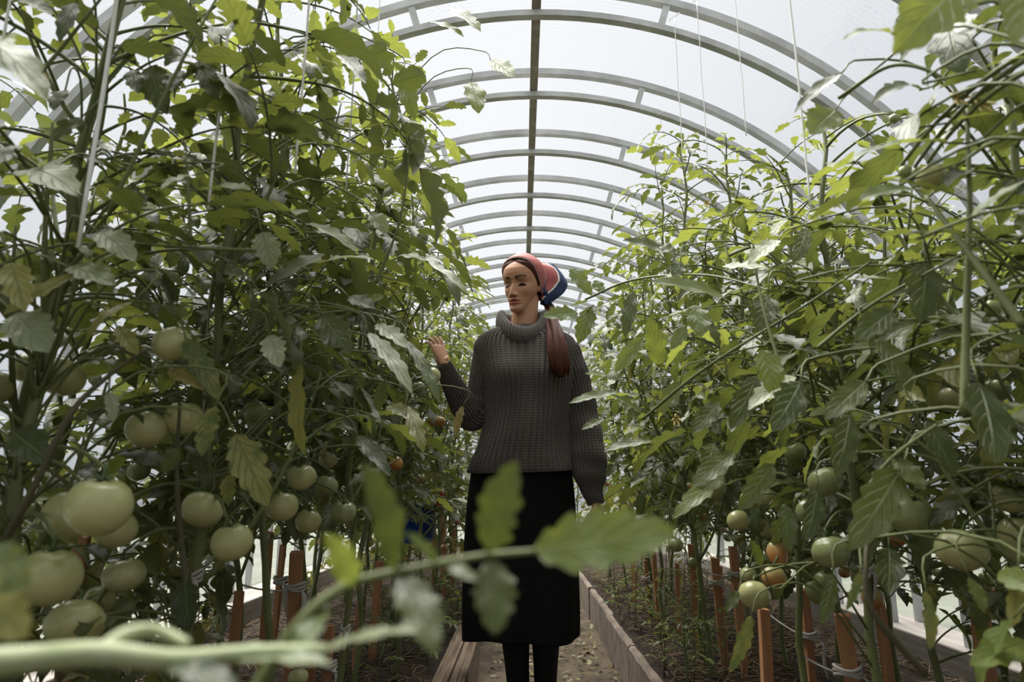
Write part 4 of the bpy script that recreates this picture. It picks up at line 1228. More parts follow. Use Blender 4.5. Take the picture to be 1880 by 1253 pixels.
RIGHT_LEAVES = [
    ((1470, 700, .95), (1410, 800, .92), .62, 'g', (0, -.95, .2), .3), ((1560, 760, .92), (1520, 880, .90), .60, 'g', (.1, -.95, .2), .3), ((1610, 620, .9), (1660, 730, .88), .55, 'g', (0, -.95, .2), .3),
    ((1420, 850, 1.0), (1360, 935, .98), .55, 'g', (-.1, -.95, .2), .3), ((1500, 900, .95), (1465, 1000, .93), .5, 'g', (.1, -.95, .2), .3), ((1390, 690, 1.1), (1340, 790, 1.07), .5, 'g', (0, -.9, .3), .3), ((1700, 770, .8), (1750, 880, .78), .55, 'g', (-.1, -.95, .2), .3),
    ((1320, 740, 1.15), (1270, 800, 1.12), .55, 'g', (0, -.9, .4), .3), ((1250, 700, 1.3), (1210, 760, 1.28), .55, 'l', (0, -.9, .3), .25), ((1530, 1055, .95), (1500, 1150, .93), .42, 'g', (0, -.95, .2), .3), ((1180, 620, 1.5), (1130, 680, 1.47), .5, 'l', (0, -.9, .3), .25),
    ((1260, 600, 1.3), (1225, 650, 1.28), .5, 'l', (.1, -.9, .2), .2), ((1400, 1040, 1.15), (1370, 990, 1.13), .5, 'g', (0, -.9, .3), .2),
    ((1760, -30, .50), (1640, 100, .48), .62, 'l', (.2, -.9, .3), .5), ((1640, 62, .62), (1548, 88, .60), .35, 'l', (0, -.6, .8), .6), ((1735, 45, .62), (1815, 55, .60), .35, 'l', (0, -.5, .9), .3),
    ((1905, -60, .46), (1855, 95, .45), .55, 'l', (-.3, -.9, .3), .3), ((1535, 200, .85), (1478, 265, .83), .80, 'l', (0, -.92, .3), .2), ((1545, 135, .85), (1460, 195, .82), .28, 'g', (0, -.6, .7), .4),
    ((1690, 165, .8), (1595, 210, .76), .28, 'g', (.2, -.6, .7), .9), ((1740, 262, .7), (1560, 278, .66), .26, 'l', (0, -.4, .9), .5), ((1745, 225, .7), (1840, 215, .66), .30, 'l', (0, -.5, .9), .4),
    ((1760, 362, .72), (1600, 322, .70), .22, 'g', (0, -.35, .95), .4), ((1675, 345, .75), (1575, 380, .72), .42, 'l', (0, -.7, .7), .3), ((1790, 130, .65), (1905, 105, .62), .28, 'l', (0, -.5, .8), .4),
    ((1760, 300, .68), (1880, 260, .65), .35, 'l', (0, -.5, .9), .3), ((1780, 400, .62), (1900, 350, .60), .4, 'l', (0, -.5, .9), .3), ((1800, 440, .68), (1660, 440, .65), .3, 'g', (0, -.4, .9), .4),
    ((1330, 545, 1.05), (1190, 535, 1.0), .42, 'l', (0, -.8, .6), .25), ((1410, 540, 1.1), (1390, 615, 1.08), .75, 'g', (0, -.85, .5), .3), ((1325, 490, 1.1), (1410, 510, 1.07), .5, 's', (0, -.7, .7), .3),
    ((1210, 675, 1.35), (1193, 583, 1.33), .62, 'l', (.1, -.92, .2), .2), ((1275, 560, 1.15), (1285, 625, 1.12), .8, 'l', (0, -.9, .4), .2), ((1162, 535, 1.5), (1148, 620, 1.48), .42, 'g', (-.2, -.9, .2), .3),
    ((1062, 575, 1.7), (990, 595, 1.66), .60, 'l', (0, -.92, .3), .2), ((1086, 562, 1.7), (1062, 632, 1.68), .62, 'l', (-.1, -.92, .2), .25), ((1045, 492, 1.8), (1085, 545, 1.78), .62, 'l', (.1, -.9, .3), .2),
    ((1090, 515, 1.8), (1108, 540, 1.78), .9, 'l', (0, -.9, .3), .1), ((1225, 460, 1.35), (1145, 440, 1.32), .50, 'g', (0, -.8, .5), .2), ((1210, 450, 1.35), (1240, 465, 1.33), .9, 'g', (0, -.9, .3), .2),
    ((1250, 480, 1.3), (1235, 515, 1.28), .8, 'g', (0, -.95, .1), .2), ((1180, 760, 1.3), (1115, 735, 1.27), .45, 'l', (0, -.7, .7), .25), ((1330, 690, 1.15), (1290, 655, 1.12), .5, 's', (0, -.6, .8), .3),
    ((1420, 615, 1.05), (1500, 670, 1.0), .5, 'g', (0, -.7, .7), .3), ((1460, 690, 1.0), (1375, 760, .97), .45, 's', (0, -.6, .8), .5), ((1400, 640, 1.0), (1420, 730, .97), .7, 'l', (0, -.9, .3), .3),
    ((1290, 580, 1.2), (1320, 640, 1.18), .5, 'g', (.3, -.8, .3), .3), ((1530, 520, .95), (1640, 530, .9), .3, 's', (0, -.5, .9), .4), ((1700, 480, .85), (1690, 590, .82), .7, 'g', (0, -.9, .3), .2),
    ((1795, 700, .72), (1800, 870, .68), .62, 'g', (.05, -.95, .3), .25), ((1850, 610, .7), (1905, 650, .68), .6, 'l', (0, -.9, .4), .2), ((1660, 850, .80), (1560, 1010, .78), .52, 'g', (-.1, -.93, .3), .2),
    ((1640, 840, .80), (1690, 910, .78), .8, 'g', (0, -.9, .4), .2), ((1440, 925, .9), (1450, 1010, .88), .62, 'g', (0, -.93, .3), .2), ((1350, 830, 1.1), (1270, 890, 1.07), .5, 'g', (0, -.8, .5), .3),
    ((1330, 870, 1.1), (1235, 970, 1.07), .35, 'l', (0, -.7, .6), .4), ((1310, 815, 1.15), (1285, 880, 1.12), .7, 'g', (.1, -.9, .3), .3), ((1580, 1050, .85), (1555, 1120, .83), .34, 'y', (.2, -.9, .3), .3),
    ((1700, 1085, .85), (1690, 1200, .82), .36, 'y', (.2, -.9, .3), .3), ((1780, 1060, .85), (1800, 1130, .83), .6, 'l', (0, -.9, .4), .3), ((1355, 1085, 1.35), (1330, 1130, 1.33), .5, 'g', (0, -.8, .5), .3),
    ((1380, 1130, 1.25), (1330, 1235, 1.22), .36, 'y', (.3, -.85, .3), .3), ((1430, 440, 1.05), (1375, 480, 1.02), .55, 's', (0, -.6, .8), .4), ((1480, 420, 1.0), (1440, 500, .97), .4, 'g', (.3, -.7, .4), .4),
    ((1135, 720, 1.6), (1045, 745, 1.55), .32, 'l', (0, -.7, .7), .3), ((1120, 690, 1.6), (1070, 700, 1.56), .4, 'l', (0, -.7, .7), .2), ((1105, 770, 1.55), (1070, 785, 1.5), .4, 'g', (0, -.8, .5), .2), ((1200, 810, 1.4), (1110, 825, 1.35), .3, 'g', (0, -.6, .7), .4),
    ((1640, 570, .85), (1560, 640, .82), .5, 'g', (0, -.85, .4), .3), ((1590, 700, .85), (1510, 780, .82), .5, 'g', (0, -.8, .5), .3), ((1870, 1040, .7), (1840, 1160, .68), .4, 'y', (0, -.9, .3), .3), ((1890, 1180, .68), (1770, 1240, .66), .5, 'l', (0, -.7, .7), .3),
]

for (u_, v_, dia_, k_, s_, real_) in FRUIT:
    if dia_ >= 40: CLEAR.append((u_, v_, dia_ * .50, real_ * FPX / dia_ - .03))
for (b_, t_, w_, *_r) in LEFT_LEAVES + RIGHT_LEAVES:
    l_ = math.hypot(t_[0] - b_[0], t_[1] - b_[1])
    for q_ in (.2, .5, .8):
        CLEAR.append((b_[0] + (t_[0] - b_[0]) * q_, b_[1] + (t_[1] - b_[1]) * q_, max(8, l_ * w_ * .30), min(b_[2], t_[2]) * .985))
AIRY = [(-300, -300), (400, -300), (400, 20), (330, 200), (230, 330), (120, 470), (-300, 600)]
AIRY2 = [(-100, 520), (220, 480), (260, 640), (230, 780), (100, 860), (-100, 800)]
ORD = ['first', 'second', 'third', 'fourth', 'fifth', 'sixth', 'seventh', 'eighth', 'ninth', 'tenth', 'eleventh', 'twelfth', 'thirteenth', 'fourteenth', 'fifteenth', 'sixteenth', 'seventeenth', 'eighteenth']

def make_garden():
    green = leaf_material('tomato_leaf', (.026, .038, .0085), (.066, .080, .017), (.110, .128, .058), (.20, .255, .045), thin=.22)
    light = leaf_material('young_tomato_leaf', (.060, .088, .019), (.120, .150, .033), (.16, .19, .075), (.33, .375, .065), thin=.36)
    yell = leaf_material('yellowing_leaf', (.050, .082, .022), (.12, .145, .035), (.16, .17, .075), (.24, .26, .05), yellow=.55)
    dry = leaf_material('withered_leaf', (.21, .17, .075), (.30, .24, .10), (.26, .22, .12), (.26, .20, .07), yellow=.5, vein=(.25, .2, .1))
    sheen_leaf = leaf_material('sheen_painted_leaf', (.20, .235, .13), (.31, .335, .21), (.23, .255, .16), (.26, .30, .11), vein=(.34, .38, .28))  # sky gloss on upturned leaves, painted in as a pale leaf colour
    stemm = simple_mat('tomato_stem', (.105, .120, .040), .55, .35, .4, 12.0, .3, 90.0, col2=(.155, .17, .068))
    stalkm = simple_mat('leaf_stalk', (.125, .150, .050), .55, .35, .3, 15.0)
    MATS = [green, stalkm]
    # ---- leaf library: each shape made once, then copied with shared mesh data
    LIB = {'big': [], 'mid': [], 'small': [], 'old': [], 'dry': []}
    for i in range(9): LIB['big'].append(compound_leaf('tomato_leaf', [green, stalkm], 100 + i, L=.30 + .02 * (i % 3), rise=.5 + .12 * (i % 4), droop=1.2 + .22 * (i % 5), pairs=3 if i % 3 else 2, curl=.8, size=1.0))
    for i in range(7): LIB['mid'].append(compound_leaf('tomato_leaf', [light if i % 2 else green, stalkm], 200 + i, L=.24, rise=.6 + .1 * (i % 3), droop=1.1 + .2 * (i % 4), pairs=3 if i % 2 else 2, curl=.6, size=.95))
    for i in range(6): LIB['small'].append(compound_leaf('tomato_leaf', [light, stalkm], 300 + i, L=.16, rise=.8, droop=.9 + .2 * (i % 3), pairs=2, curl=.5, size=.85, nl=10, young=True))
    for i in range(5): LIB['old'].append(compound_leaf('tomato_leaf', [yell, stalkm], 400 + i, L=.28, rise=.15, droop=1.5 + .2 * (i % 3), pairs=3 if i % 2 else 2, curl=1.2, size=.95))
    for i in range(2): LIB['dry'].append(compound_leaf('tomato_leaf', [dry, stalkm], 500 + i, L=.22, rise=-.2, droop=1.5, pairs=2, curl=2.2, size=.8))

    # ---- plants, four rows
    rows = {
        'LI': (-.47, 'left', 'path-side', [.42, .88, 1.20, 1.52, 1.90, 2.26, 2.62, 3.0, 3.4, 3.85, 4.3, 4.8, 5.35, 5.95, 6.6, 7.4]),
        'LO': (-1.02, 'left', 'wall-side', [.62, 1.05, 1.50, 1.95, 2.45, 2.95, 3.5, 4.1, 4.8, 5.6, 6.5]),
        'LM': (-.76, 'left', 'middle', [1.0, 1.45, 1.85, 2.3, 2.8, 3.3, 3.9, 4.6, 5.4]),
        'RM': (.95, 'right', 'middle', [1.2, 1.65, 2.1, 2.65, 3.2, 3.9, 4.6, 5.5]),
        'RI': (.70, 'right', 'path-side', [.62, .98, 1.36, 1.74, 2.12, 2.50, 2.90, 3.3, 3.75, 4.25, 4.8, 5.4, 6.1, 6.9, 7.8]),
        'RO': (1.18, 'right', 'wall-side', [.90, 1.35, 1.85, 2.4, 2.95, 3.55, 4.2, 4.95, 5.8]),
    }
    top = {'LI': 2.22, 'LO': 1.80, 'LM': 1.90, 'RI': 2.08, 'RM': 1.80, 'RO': 1.74}
    look = {('LI', 0): 'leaning tomato plant sending blurred leaf sprays across the view', ('LI', 1): 'tomato plant hung with the largest pale green tomatoes'}
    for row, (x0, bed, side, ys) in rows.items():
        for i, y in enumerate(ys):
            rng = random.Random(hash_str(row) + i * 31)
            pl = Plant()
            x = x0 + rng.uniform(-.06, .06) - (.14 if (row, i) == ('LI', 1) else 0); yy = y + rng.uniform(-.05, .05)
            h = top[row] + rng.uniform(-.16, .06)
            if row == 'RI': h = float(np.interp(y, [.6, 1.0, 1.4, 1.8, 2.3, 2.6, 9], [1.50, 1.56, 1.56, 1.74, 2.12, 2.14, 2.16])) + rng.uniform(-.05, .05)
            if row == 'RM': h = float(np.interp(y, [1.2, 2.2, 9], [1.40, 1.70, 1.85])) + rng.uniform(-.08, .04)
            if row == 'RO': h = float(np.interp(y, [.9, 2.0, 9], [1.45, 1.66, 1.74])) + rng.uniform(-.08, .04)
            if row == 'LI' and i == 0: h = 1.35
            pl.row, pl.i, pl.y = row, i, yy
            far = y > 4.9
            pts = []
            z = .16
            dx = dy = 0.0
            lean = rng.uniform(-.04, .04)
            while z < h:
                pts.append(Vector((x + dx, yy + dy, z)))
                z += .10
                dx += rng.uniform(-.016, .016) + lean * .1; dy += rng.uniform(-.016, .016)
            # the tip bends over
            pts.append(pts[-1] + Vector((rng.uniform(-.05, .05), rng.uniform(-.05, .05), .07)))
            pl.path = [Vector(p) for p in catmull(pts, len(pts) * 2)]
            o = empty('tomato_plant', (x, yy, .16), None, 'tomato plant')
            pl.root = o
            if far:
                o['label'] = 'slender leafy tomato plant near the far end of the %s bed' % bed
                o['group'] = 'far tomato plants in the %s bed' % bed
            else:
                kind = {'LI': 'tall tomato plant tied to twine', 'LO': 'leafy tomato plant', 'LM': 'leafy tomato plant', 'RM': 'leafy tomato plant', 'RI': 'bushy tomato plant', 'RO': 'leafy tomato plant'}[row]
                o['label'] = look.get((row, i)) or '%s, %s from the camera in the %s bed\'s %s row' % (kind, ORD[i], bed, side)
                o['group'] = 'tomato plants in the %s bed, %s row' % (bed, side)
            mb = MB()
            n = len(pl.path)
            tube(mb, pl.path, list(np.interp(np.linspace(0, 1, n), [0, .5, .85, 1], [.0092, .0078, .0055, .0025])), 8 if not far else 6)
            mb.build('stem', stemm, o)
            PLANTS.append(pl)
            # side shoots
            axes = [(pl.path, 0.0)]
            for k in range(3 if far else 5):
                z0 = rng.uniform(.55, h - .45)
                b0 = stem_point(pl, z0)
                az = rng.uniform(0, 2 * PI)
                if row in ('LI', 'RI') and k == 0: az = (0 if row == 'LI' else PI) + rng.uniform(-.6, .6)
                Ls = rng.uniform(.30, .50)
                e = b0 + Vector((math.cos(az) * Ls * .42, math.sin(az) * Ls * .42, Ls * .85))
                m_ = b0 + Vector((math.cos(az) * Ls * .30, math.sin(az) * Ls * .30, Ls * .28))
                P = bez(b0, m_, e, 10)
                if not all(allowed(q) for q in P[3:]): continue
                mb = MB(); tube(mb, P, list(np.linspace(.0055, .002, 10)), 6); mb.build('side_shoot', stemm, o)
                axes.append((P, 1.0))
            # leaves
            az = rng.uniform(0, 6.28)
            nleaf = 0
            zlow = {'LI': .46, 'RI': .46, 'LO': .30, 'RO': .32, 'LM': .34, 'RM': .42}[row]
            for P, isshoot in axes:
                zz = P[0].z + (.06 if isshoot else 0)
                step = (.036 if not far else .058) if not isshoot else (.052 if not far else .08)
                zs = []
                q = max(zlow, zz)
                while q < P[-1].z - .02: zs.append(q); q += step * rng.uniform(.8, 1.2)
                for q in zs:
                    az += 2.4 + rng.uniform(-.45, .45)
                    base = None
                    for a_, b_ in zip(P[:-1], P[1:]):
                        if b_.z >= q: base = a_.lerp(b_, (q - a_.z) / max(1e-6, b_.z - a_.z)); break
                    if base is None: base = P[-1]
                    rel = (q - zlow) / max(.1, h - zlow)
                    r_ = rng.random()
                    if rel < .22: kind = 'old' if r_ < .30 else ('dry' if r_ < .36 else 'big')
                    elif rel < .70: kind = 'big' if r_ < .72 else ('old' if r_ < .75 else 'mid')
                    elif rel < .90: kind = 'mid' if r_ < .75 else 'big'
                    else: kind = 'small' if r_ < .6 else 'mid'
                    if isshoot and kind == 'big': kind = 'mid'
                    sc = rng.uniform(.75, 1.1) * (1.0 if row in ('LI', 'LO') else .95)
                    if y < 1.55 and kind in ('big', 'old', 'mid'): sc *= 1.10
                    for tryk in range(4):
                        me = rng.choice(LIB[kind])
                        tilt = rng.uniform(-.25, .3)
                        M = Matrix.Translation(base) @ Matrix.Rotation(az, 4, 'Z') @ Matrix.Rotation(tilt, 4, 'X') @ Matrix.Rotation(rng.uniform(-.35, .35), 4, 'Y') @ Matrix.Scale(sc, 4)
                        nv = len(me.vertices)
                        smp = [M @ me.vertices[int(nv * f)].co for f in (.10, .17, .24, .31, .38, .45, .52, .59, .66, .73, .80, .86, .91, .95, .999)]
                        if all(allowed(s) for s in smp): break
                        az += 1.3; sc *= .92
                    else: continue
                    mu, mv = PX(smp[7])
                    if base.y > .95 and rng.random() < .58 and inside(AIRY, mu, mv): continue
                    if rng.random() < .5 and inside(AIRY2, mu, mv): continue
                    lf = copy_part(me, 'leaf', o, Matrix.Translation(-o.location) @ M)
                    if kind == 'old': lf['label'] = 'yellowing mottled leaf'
                    if kind == 'dry': lf['label'] = 'withered brown leaf'
                    nleaf += 1
            pl.nleaf = nleaf
    for r in rows:
        pass
    make_fruit(stemm, stalkm)
    make_heroes(green, light, yell, dry, sheen_leaf, stalkm, stemm)
    make_misc(LIB, stalkm)

def hash_str(s): return sum(ord(c) * (7 + i * 13) for i, c in enumerate(s))

def make_fruit(stemm, stalkm):
    fm = {
        'g': fruit_material('green_tomato', (.38, .365, .165), (.23, .25, .09)),
        'd': fruit_material('dark_green_tomato', (.20, .225, .090), (.105, .135, .042)),
        'o': fruit_material('ripening_tomato', (.42, .25, .085), (.26, .24, .085), (.46, .20, .06)),
        'r': fruit_material('red_tomato', (.50, .035, .018), (.48, .07, .02)),
    }
    calm = simple_mat('calyx_green', (.085, .125, .045), .6, .3, .3, 20.0)
    shapes = {}
    for k, m in fm.items():
        shapes[k] = [tomato_mesh('tomato', m, 11, .93, 5, .022), tomato_mesh('tomato', m, 12, .86, 6, .040), tomato_mesh('tomato', m, 13, .97, 3, .012), tomato_mesh('tomato', m, 14, .95, 3, .02, tall=.9)]
    cals = [calyx_mesh('calyx', calm, 21 + i, f) for i, f in enumerate((.93, .86, .97, .95))]
    T = FRUIT
    rng = random.Random(77)
    for (u, v, dia, kind, sh, real) in T:
        dist = real * FPX / dia
        d = (CROT @ Vector(((u - 940) / FPX, (626.5 - v) / FPX, -1.0)))
        c = CAM + d * dist
        if abs(c.x - GX) > GR - .05: c = CAM + d * (dist * (GR - .08) / max(.1, abs(c.x - GX)))
        pl = nearest_plant(c)
        add_tomato(pl, c, real / 2, shapes[kind][sh], cals[sh], stalkm, rng, kind)
    # more fruit deeper in the rows
    for pl in PLANTS:
        if pl.y < 1.6: continue
        for k in range(2 if pl.y < 4 else 3):
            z = rng.uniform(.50, .95)
            b = stem_point(pl, z + .06)
            a = rng.uniform(0, 6.28)
            for q in range(rng.choice((1, 2, 2))):
                c = b + Vector((math.cos(a) * .07 + rng.uniform(-.03, .03), math.sin(a) * .07 + rng.uniform(-.03, .03), -.05 - .045 * q))
                if not allowed(c): continue
                kd = rng.choice('gdgdgo') if pl.y < 4 else rng.choice('gdorgor')
                add_tomato(pl, c, rng.uniform(.018, .027), shapes[kd][rng.randrange(4)], cals[0], stalkm, rng, kd)

def add_tomato(pl, c, r, me, cal, stalkm, rng, kind):
    M = Matrix.Translation(c - pl.root.location) @ Euler((rng.uniform(-.45, .25), rng.uniform(-.35, .35), rng.uniform(0, 6.28))).to_matrix().to_4x4() @ Matrix.Scale(r, 4)
    t = copy_part(me, 'tomato', pl.root, M)
    t['label'] = {'g': 'unripe pale green tomato', 'd': 'unripe dark green tomato', 'o': 'tomato turning orange', 'r': 'ripe red tomato'}[kind]
    k = bpy.data.objects.new('calyx', cal); COL.objects.link(k); k.parent = t
    top = c + (M.to_3x3() @ Vector((.08, .02, 1.15)))
    z = min(max(c.z + .05, .3), pl.path[-1].z - .02)
    b = stem_point(pl, z)
    mid = top.lerp(b, .5) + Vector((0, 0, .05))
    if (b - top).length < .55:
        mb = MB(); tube(mb, bez(top, mid, b, 9), list(np.linspace(.0022, .0034, 9)), 6)
        mb.build('fruit_stalk', stalkm, pl.root)

# ------------------------------------------------------------------ the leaves that stand out in the photograph
def make_heroes(green, light, yell, dry, sheen_leaf, stalkm, stemm):
    M = {'g': green, 'l': light, 'y': yell, 'd': dry, 's': sheen_leaf}
    rng = random.Random(5)
    def one(b, t, wr, kind, face=(0, -.45, .9), curl=.3, fold=.2, lobes=5, depth=.40, plant=None, stalk=True, twist=0.0, label=None, wav=.05):
        """b, t: (u, v, depth) of the base and the tip"""
        B, T = W(*b), W(*t)
        d = T - B; L = d.length * (1 + .06 * abs(curl))
        mb = MB()
        up = Vector(face)
        Mx = frame_from((0, 0, 0), Quaternion(d.cross(up).normalized(), curl * .42) @ d if d.cross(up).length > 1e-6 else d, up)
        leaflet(mb, Mx, L, L * wr, rng, rng.randrange(50), 28, lobes, depth, fold, curl, wav, twist)
        pl = plant or nearest_plant(B)
        me = mb.mesh('leaf', [M[kind], stalkm])
        o = copy_part(me, 'leaf', pl.root, Matrix.Translation(B - pl.root.location))
        if label or kind in 'yds': o['label'] = label or {'y': 'yellowing mottled leaf', 'd': 'withered brown leaf', 's': 'leaf with sky sheen painted pale'}[kind]
        if stalk and plant is None:
            hd_ = (stem_point(pl, min(B.z, pl.path[-1].z - .03)) - B).length
            sp_ = stem_point(pl, max(.3, min(B.z - .02 - .35 * hd_, pl.path[-1].z - .03)))
            if .03 < (sp_ - B).length < .38:
                e = d.normalized() * -.05
                cv = catmull([B + d * .02, B + e, (B + e).lerp(sp_, .5) + Vector((0, 0, .03 + .16 * hd_)), sp_], 12)
                mb2 = MB(); tube(mb2, cv, list(np.linspace(.0012, .0022, 12)), 6)
                mb2.build('leaf_stalk', stalkm, pl.root)
        return B, d, pl
    def shoot(pts, r0, r1, mat=stalkm, plant=None, name='side_shoot'):
        P = catmull([W(*p) for p in pts], 30)
        pl = plant or nearest_plant(P[0])
        mb = MB(); tube(mb, P, list(np.linspace(r0, r1, 30)), 9)
        mb.build(name, mat, pl.root)
        return pl
    P0 = PLANTS[0]
    woody = simple_mat('woody_stem', (.050, .048, .022), .65, .3, .4, 14.0, .3, 90.0, col2=(.085, .075, .038))
    pale = simple_mat('pale_shoot', (.30, .32, .19), .55, .35, .3, 30.0, .3, 120.0, col2=(.20, .24, .11))
    # blurred spray across the woman's skirt
    shoot([(430, 1330, 0.275), (545, 1150, 0.282), (640, 1075, 0.289), (760, 1045, 0.289), (880, 1022, 0.289), (985, 1012, 0.289)], .0026, .0011, plant=P0, name='leaf_stalk')
    one((975, 1012, 0.289), (1240, 975, 0.275), .60, 'l', (-.1, -.95, .35), .35, .15, plant=P0)
    one((895, 1018, 0.289), (968, 845, 0.282), .64, 'g', (-.3, -.9, .2), .3, .12, plant=P0)
    one((905, 1024, 0.289), (903, 1170, 0.282), .82, 'g', (.2, -.9, .5), .3, .15, plant=P0)
    one((725, 1050, 0.289), (640, 855, 0.275), .50, 'g', (.5, -.7, .6), .5, .2, plant=P0)
    one((735, 1055, 0.289), (795, 1215, 0.268), .60, 'g', (.3, -.8, .6), .5, .2, plant=P0)
    one((655, 1075, 0.289), (585, 975, 0.275), .60, 'l', (.2, -.9, .4), .3, .2, plant=P0)
    one((600, 1110, 0.289), (540, 1235, 0.268), .50, 'l', (-.1, -.8, .7), .4, .2, plant=P0)
    one((805, 1035, 0.289), (740, 985, 0.282), .55, 'l', (0, -.7, .9), .3, .2, lobes=3, plant=P0)
    one((820, 1035, 0.289), (880, 1080, 0.282), .45, 'g', (0, -.8, .7), .3, .2, lobes=3, plant=P0)
    # thick blurred shoot along the bottom edge
    shoot([(-120, 1225, 0.240), (60, 1210, 0.248), (180, 1200, 0.248), (320, 1212, 0.256), (460, 1200, 0.264), (600, 1195, 0.272)], .0052, .0025, mat=pale, plant=P0)
    shoot([(180, 1202, 0.248), (235, 1165, 0.256), (290, 1160, 0.264), (345, 1185, 0.264)], .0032, .0020, mat=pale, plant=P0)
    one((590, 1196, 0.272), (770, 1190, 0.264), .34, 's', (0, -.3, 1), .4, .2, plant=P0, label='blurred leaf close to the camera, sheen painted pale')
    one((400, 1205, 0.264), (610, 1215, 0.264), .42, 's', (0, -.3, 1), .3, .2, plant=P0, label='blurred leaf close to the camera, sheen painted pale')
    one((300, 1210, 0.256), (440, 1275, 0.248), .5, 'g', (0, -.5, .9), .3, .2, plant=P0)
    one((-40, 1010, 0.288), (60, 1085, 0.288), .9, 'y', (.2, -.9, .3), .3, .1, plant=P0)
    one((-60, 1085, 0.288), (50, 1170, 0.288), .9, 'y', (.2, -.8, .5), .3, .1, plant=P0)
    # top left corner
    one((-60, 60, .50), (85, 190, .48), .42, 'l', (.5, -.7, .5), .6, .15, plant=P0)
    one((-60, 130, .50), (60, 100, .48), .5, 'l', (.2, -.8, .5), .4, .15, plant=P0)
    # left side, middle distances
    for b, t, wr, k, f, c in LEFT_LEAVES: one(b, t, wr, k, f, c)
    # right side
    for b, t, wr, k, f, c in RIGHT_LEAVES: one(b, t, wr, k, f, c)
    # stalks and shoots seen against them
    S = [
        [(0, 1010, .80), (60, 900, .78), (130, 760, .78), (200, 690, .80), (270, 640, .82)], [(345, 1100, 1.0), (330, 960, 1.0), (325, 860, 1.0), (330, 740, 1.02)],
        [(690, 520, 1.2), (735, 400, 1.2), (755, 250, 1.2)], [(200, 390, .85), (330, 120, .85), (430, -60, .9)], [(60, 150, .8), (120, 80, .8), (230, -60, .8)],
        [(350, 440, .9), (345, 330, .9), (340, 260, .92)], [(470, 460, .95), (350, 455, .92), (225, 445, .9)], [(1075, 550, 1.7), (1160, 515, 1.5), (1290, 505, 1.25), (1420, 535, 1.1)],
        [(1180, 770, 1.3), (1290, 680, 1.15), (1480, 560, 1.0), (1600, 480, .9)], [(1500, 640, .95), (1600, 560, .9), (1760, 470, .8)], [(1770, 760, .72), (1775, 560, .72), (1780, 380, .72), (1775, 200, .74)],
        [(1880, 600, .66), (1790, 480, .70), (1700, 360, .75)], [(1700, 1240, .85), (1600, 1120, .85), (1590, 1030, .86), (1600, 960, .88)], [(1540, 180, .85), (1640, 120, .78), (1740, 150, .74), (1780, 230, .72)],
        [(1060, 590, 1.72), (1090, 560, 1.68)], [(1440, 700, 1.0), (1400, 560, 1.05), (1380, 450, 1.1)], [(1590, 900, .82), (1640, 840, .80), (1720, 780, .76)],
    ]
    for k, p in enumerate(S): shoot(p, .0048 if k in (0, 1, 10, 11, 12) else .0030, .0022 if k in (0, 1, 10, 11, 12) else .0016, mat=woody if k in (0, 1, 12) else stemm if k == 10 else stalkm)
    # blossom
    pet = simple_mat('yellow_petal', (.72, .60, .24), .6, .3, .25, 20.0)
    for (u, v, y) in ((1752, 178, .72), (1795, 190, .72), (1240, 768, 1.5), (1296, 372, 2.0), (52, 130, .8), (1530, 370, 1.0)):
        c = W(u, v, y); pl = nearest_plant(c)
        mb = MB()
        for k in range(6):
            a = 2 * PI * k / 6; d = Vector((math.cos(a), -.4, math.sin(a)))
            s = Vector((-math.sin(a), 0, math.cos(a)))
            p = [c + d * r_ + Vector((0, -.004 * q, -.004 * q)) for q, r_ in enumerate((.001, .006, .012))]
            vs = []
            for q, w in zip(p, (.002, .0035, .0006)): vs += [q - s * w, q + Vector((0, -.0012, 0)), q + s * w, q + Vector((0, .0006, 0))]
            mb.add(vs, [(i * 4 + j, i * 4 + (j + 1) % 4, (i + 1) * 4 + (j + 1) % 4, (i + 1) * 4 + j) for i in range(2) for j in range(4)])
        tube(mb, [c, c + Vector((0, -.007, -.002))], [.002, .001], 6)
        tube(mb, bez(c, c + Vector((0, .01, .02)), c + Vector((.015, .02, .0)), 6), .0009, 5)
        o = mb.build('flower', pet, pl.root)
        o['label'] = 'small yellow flower'
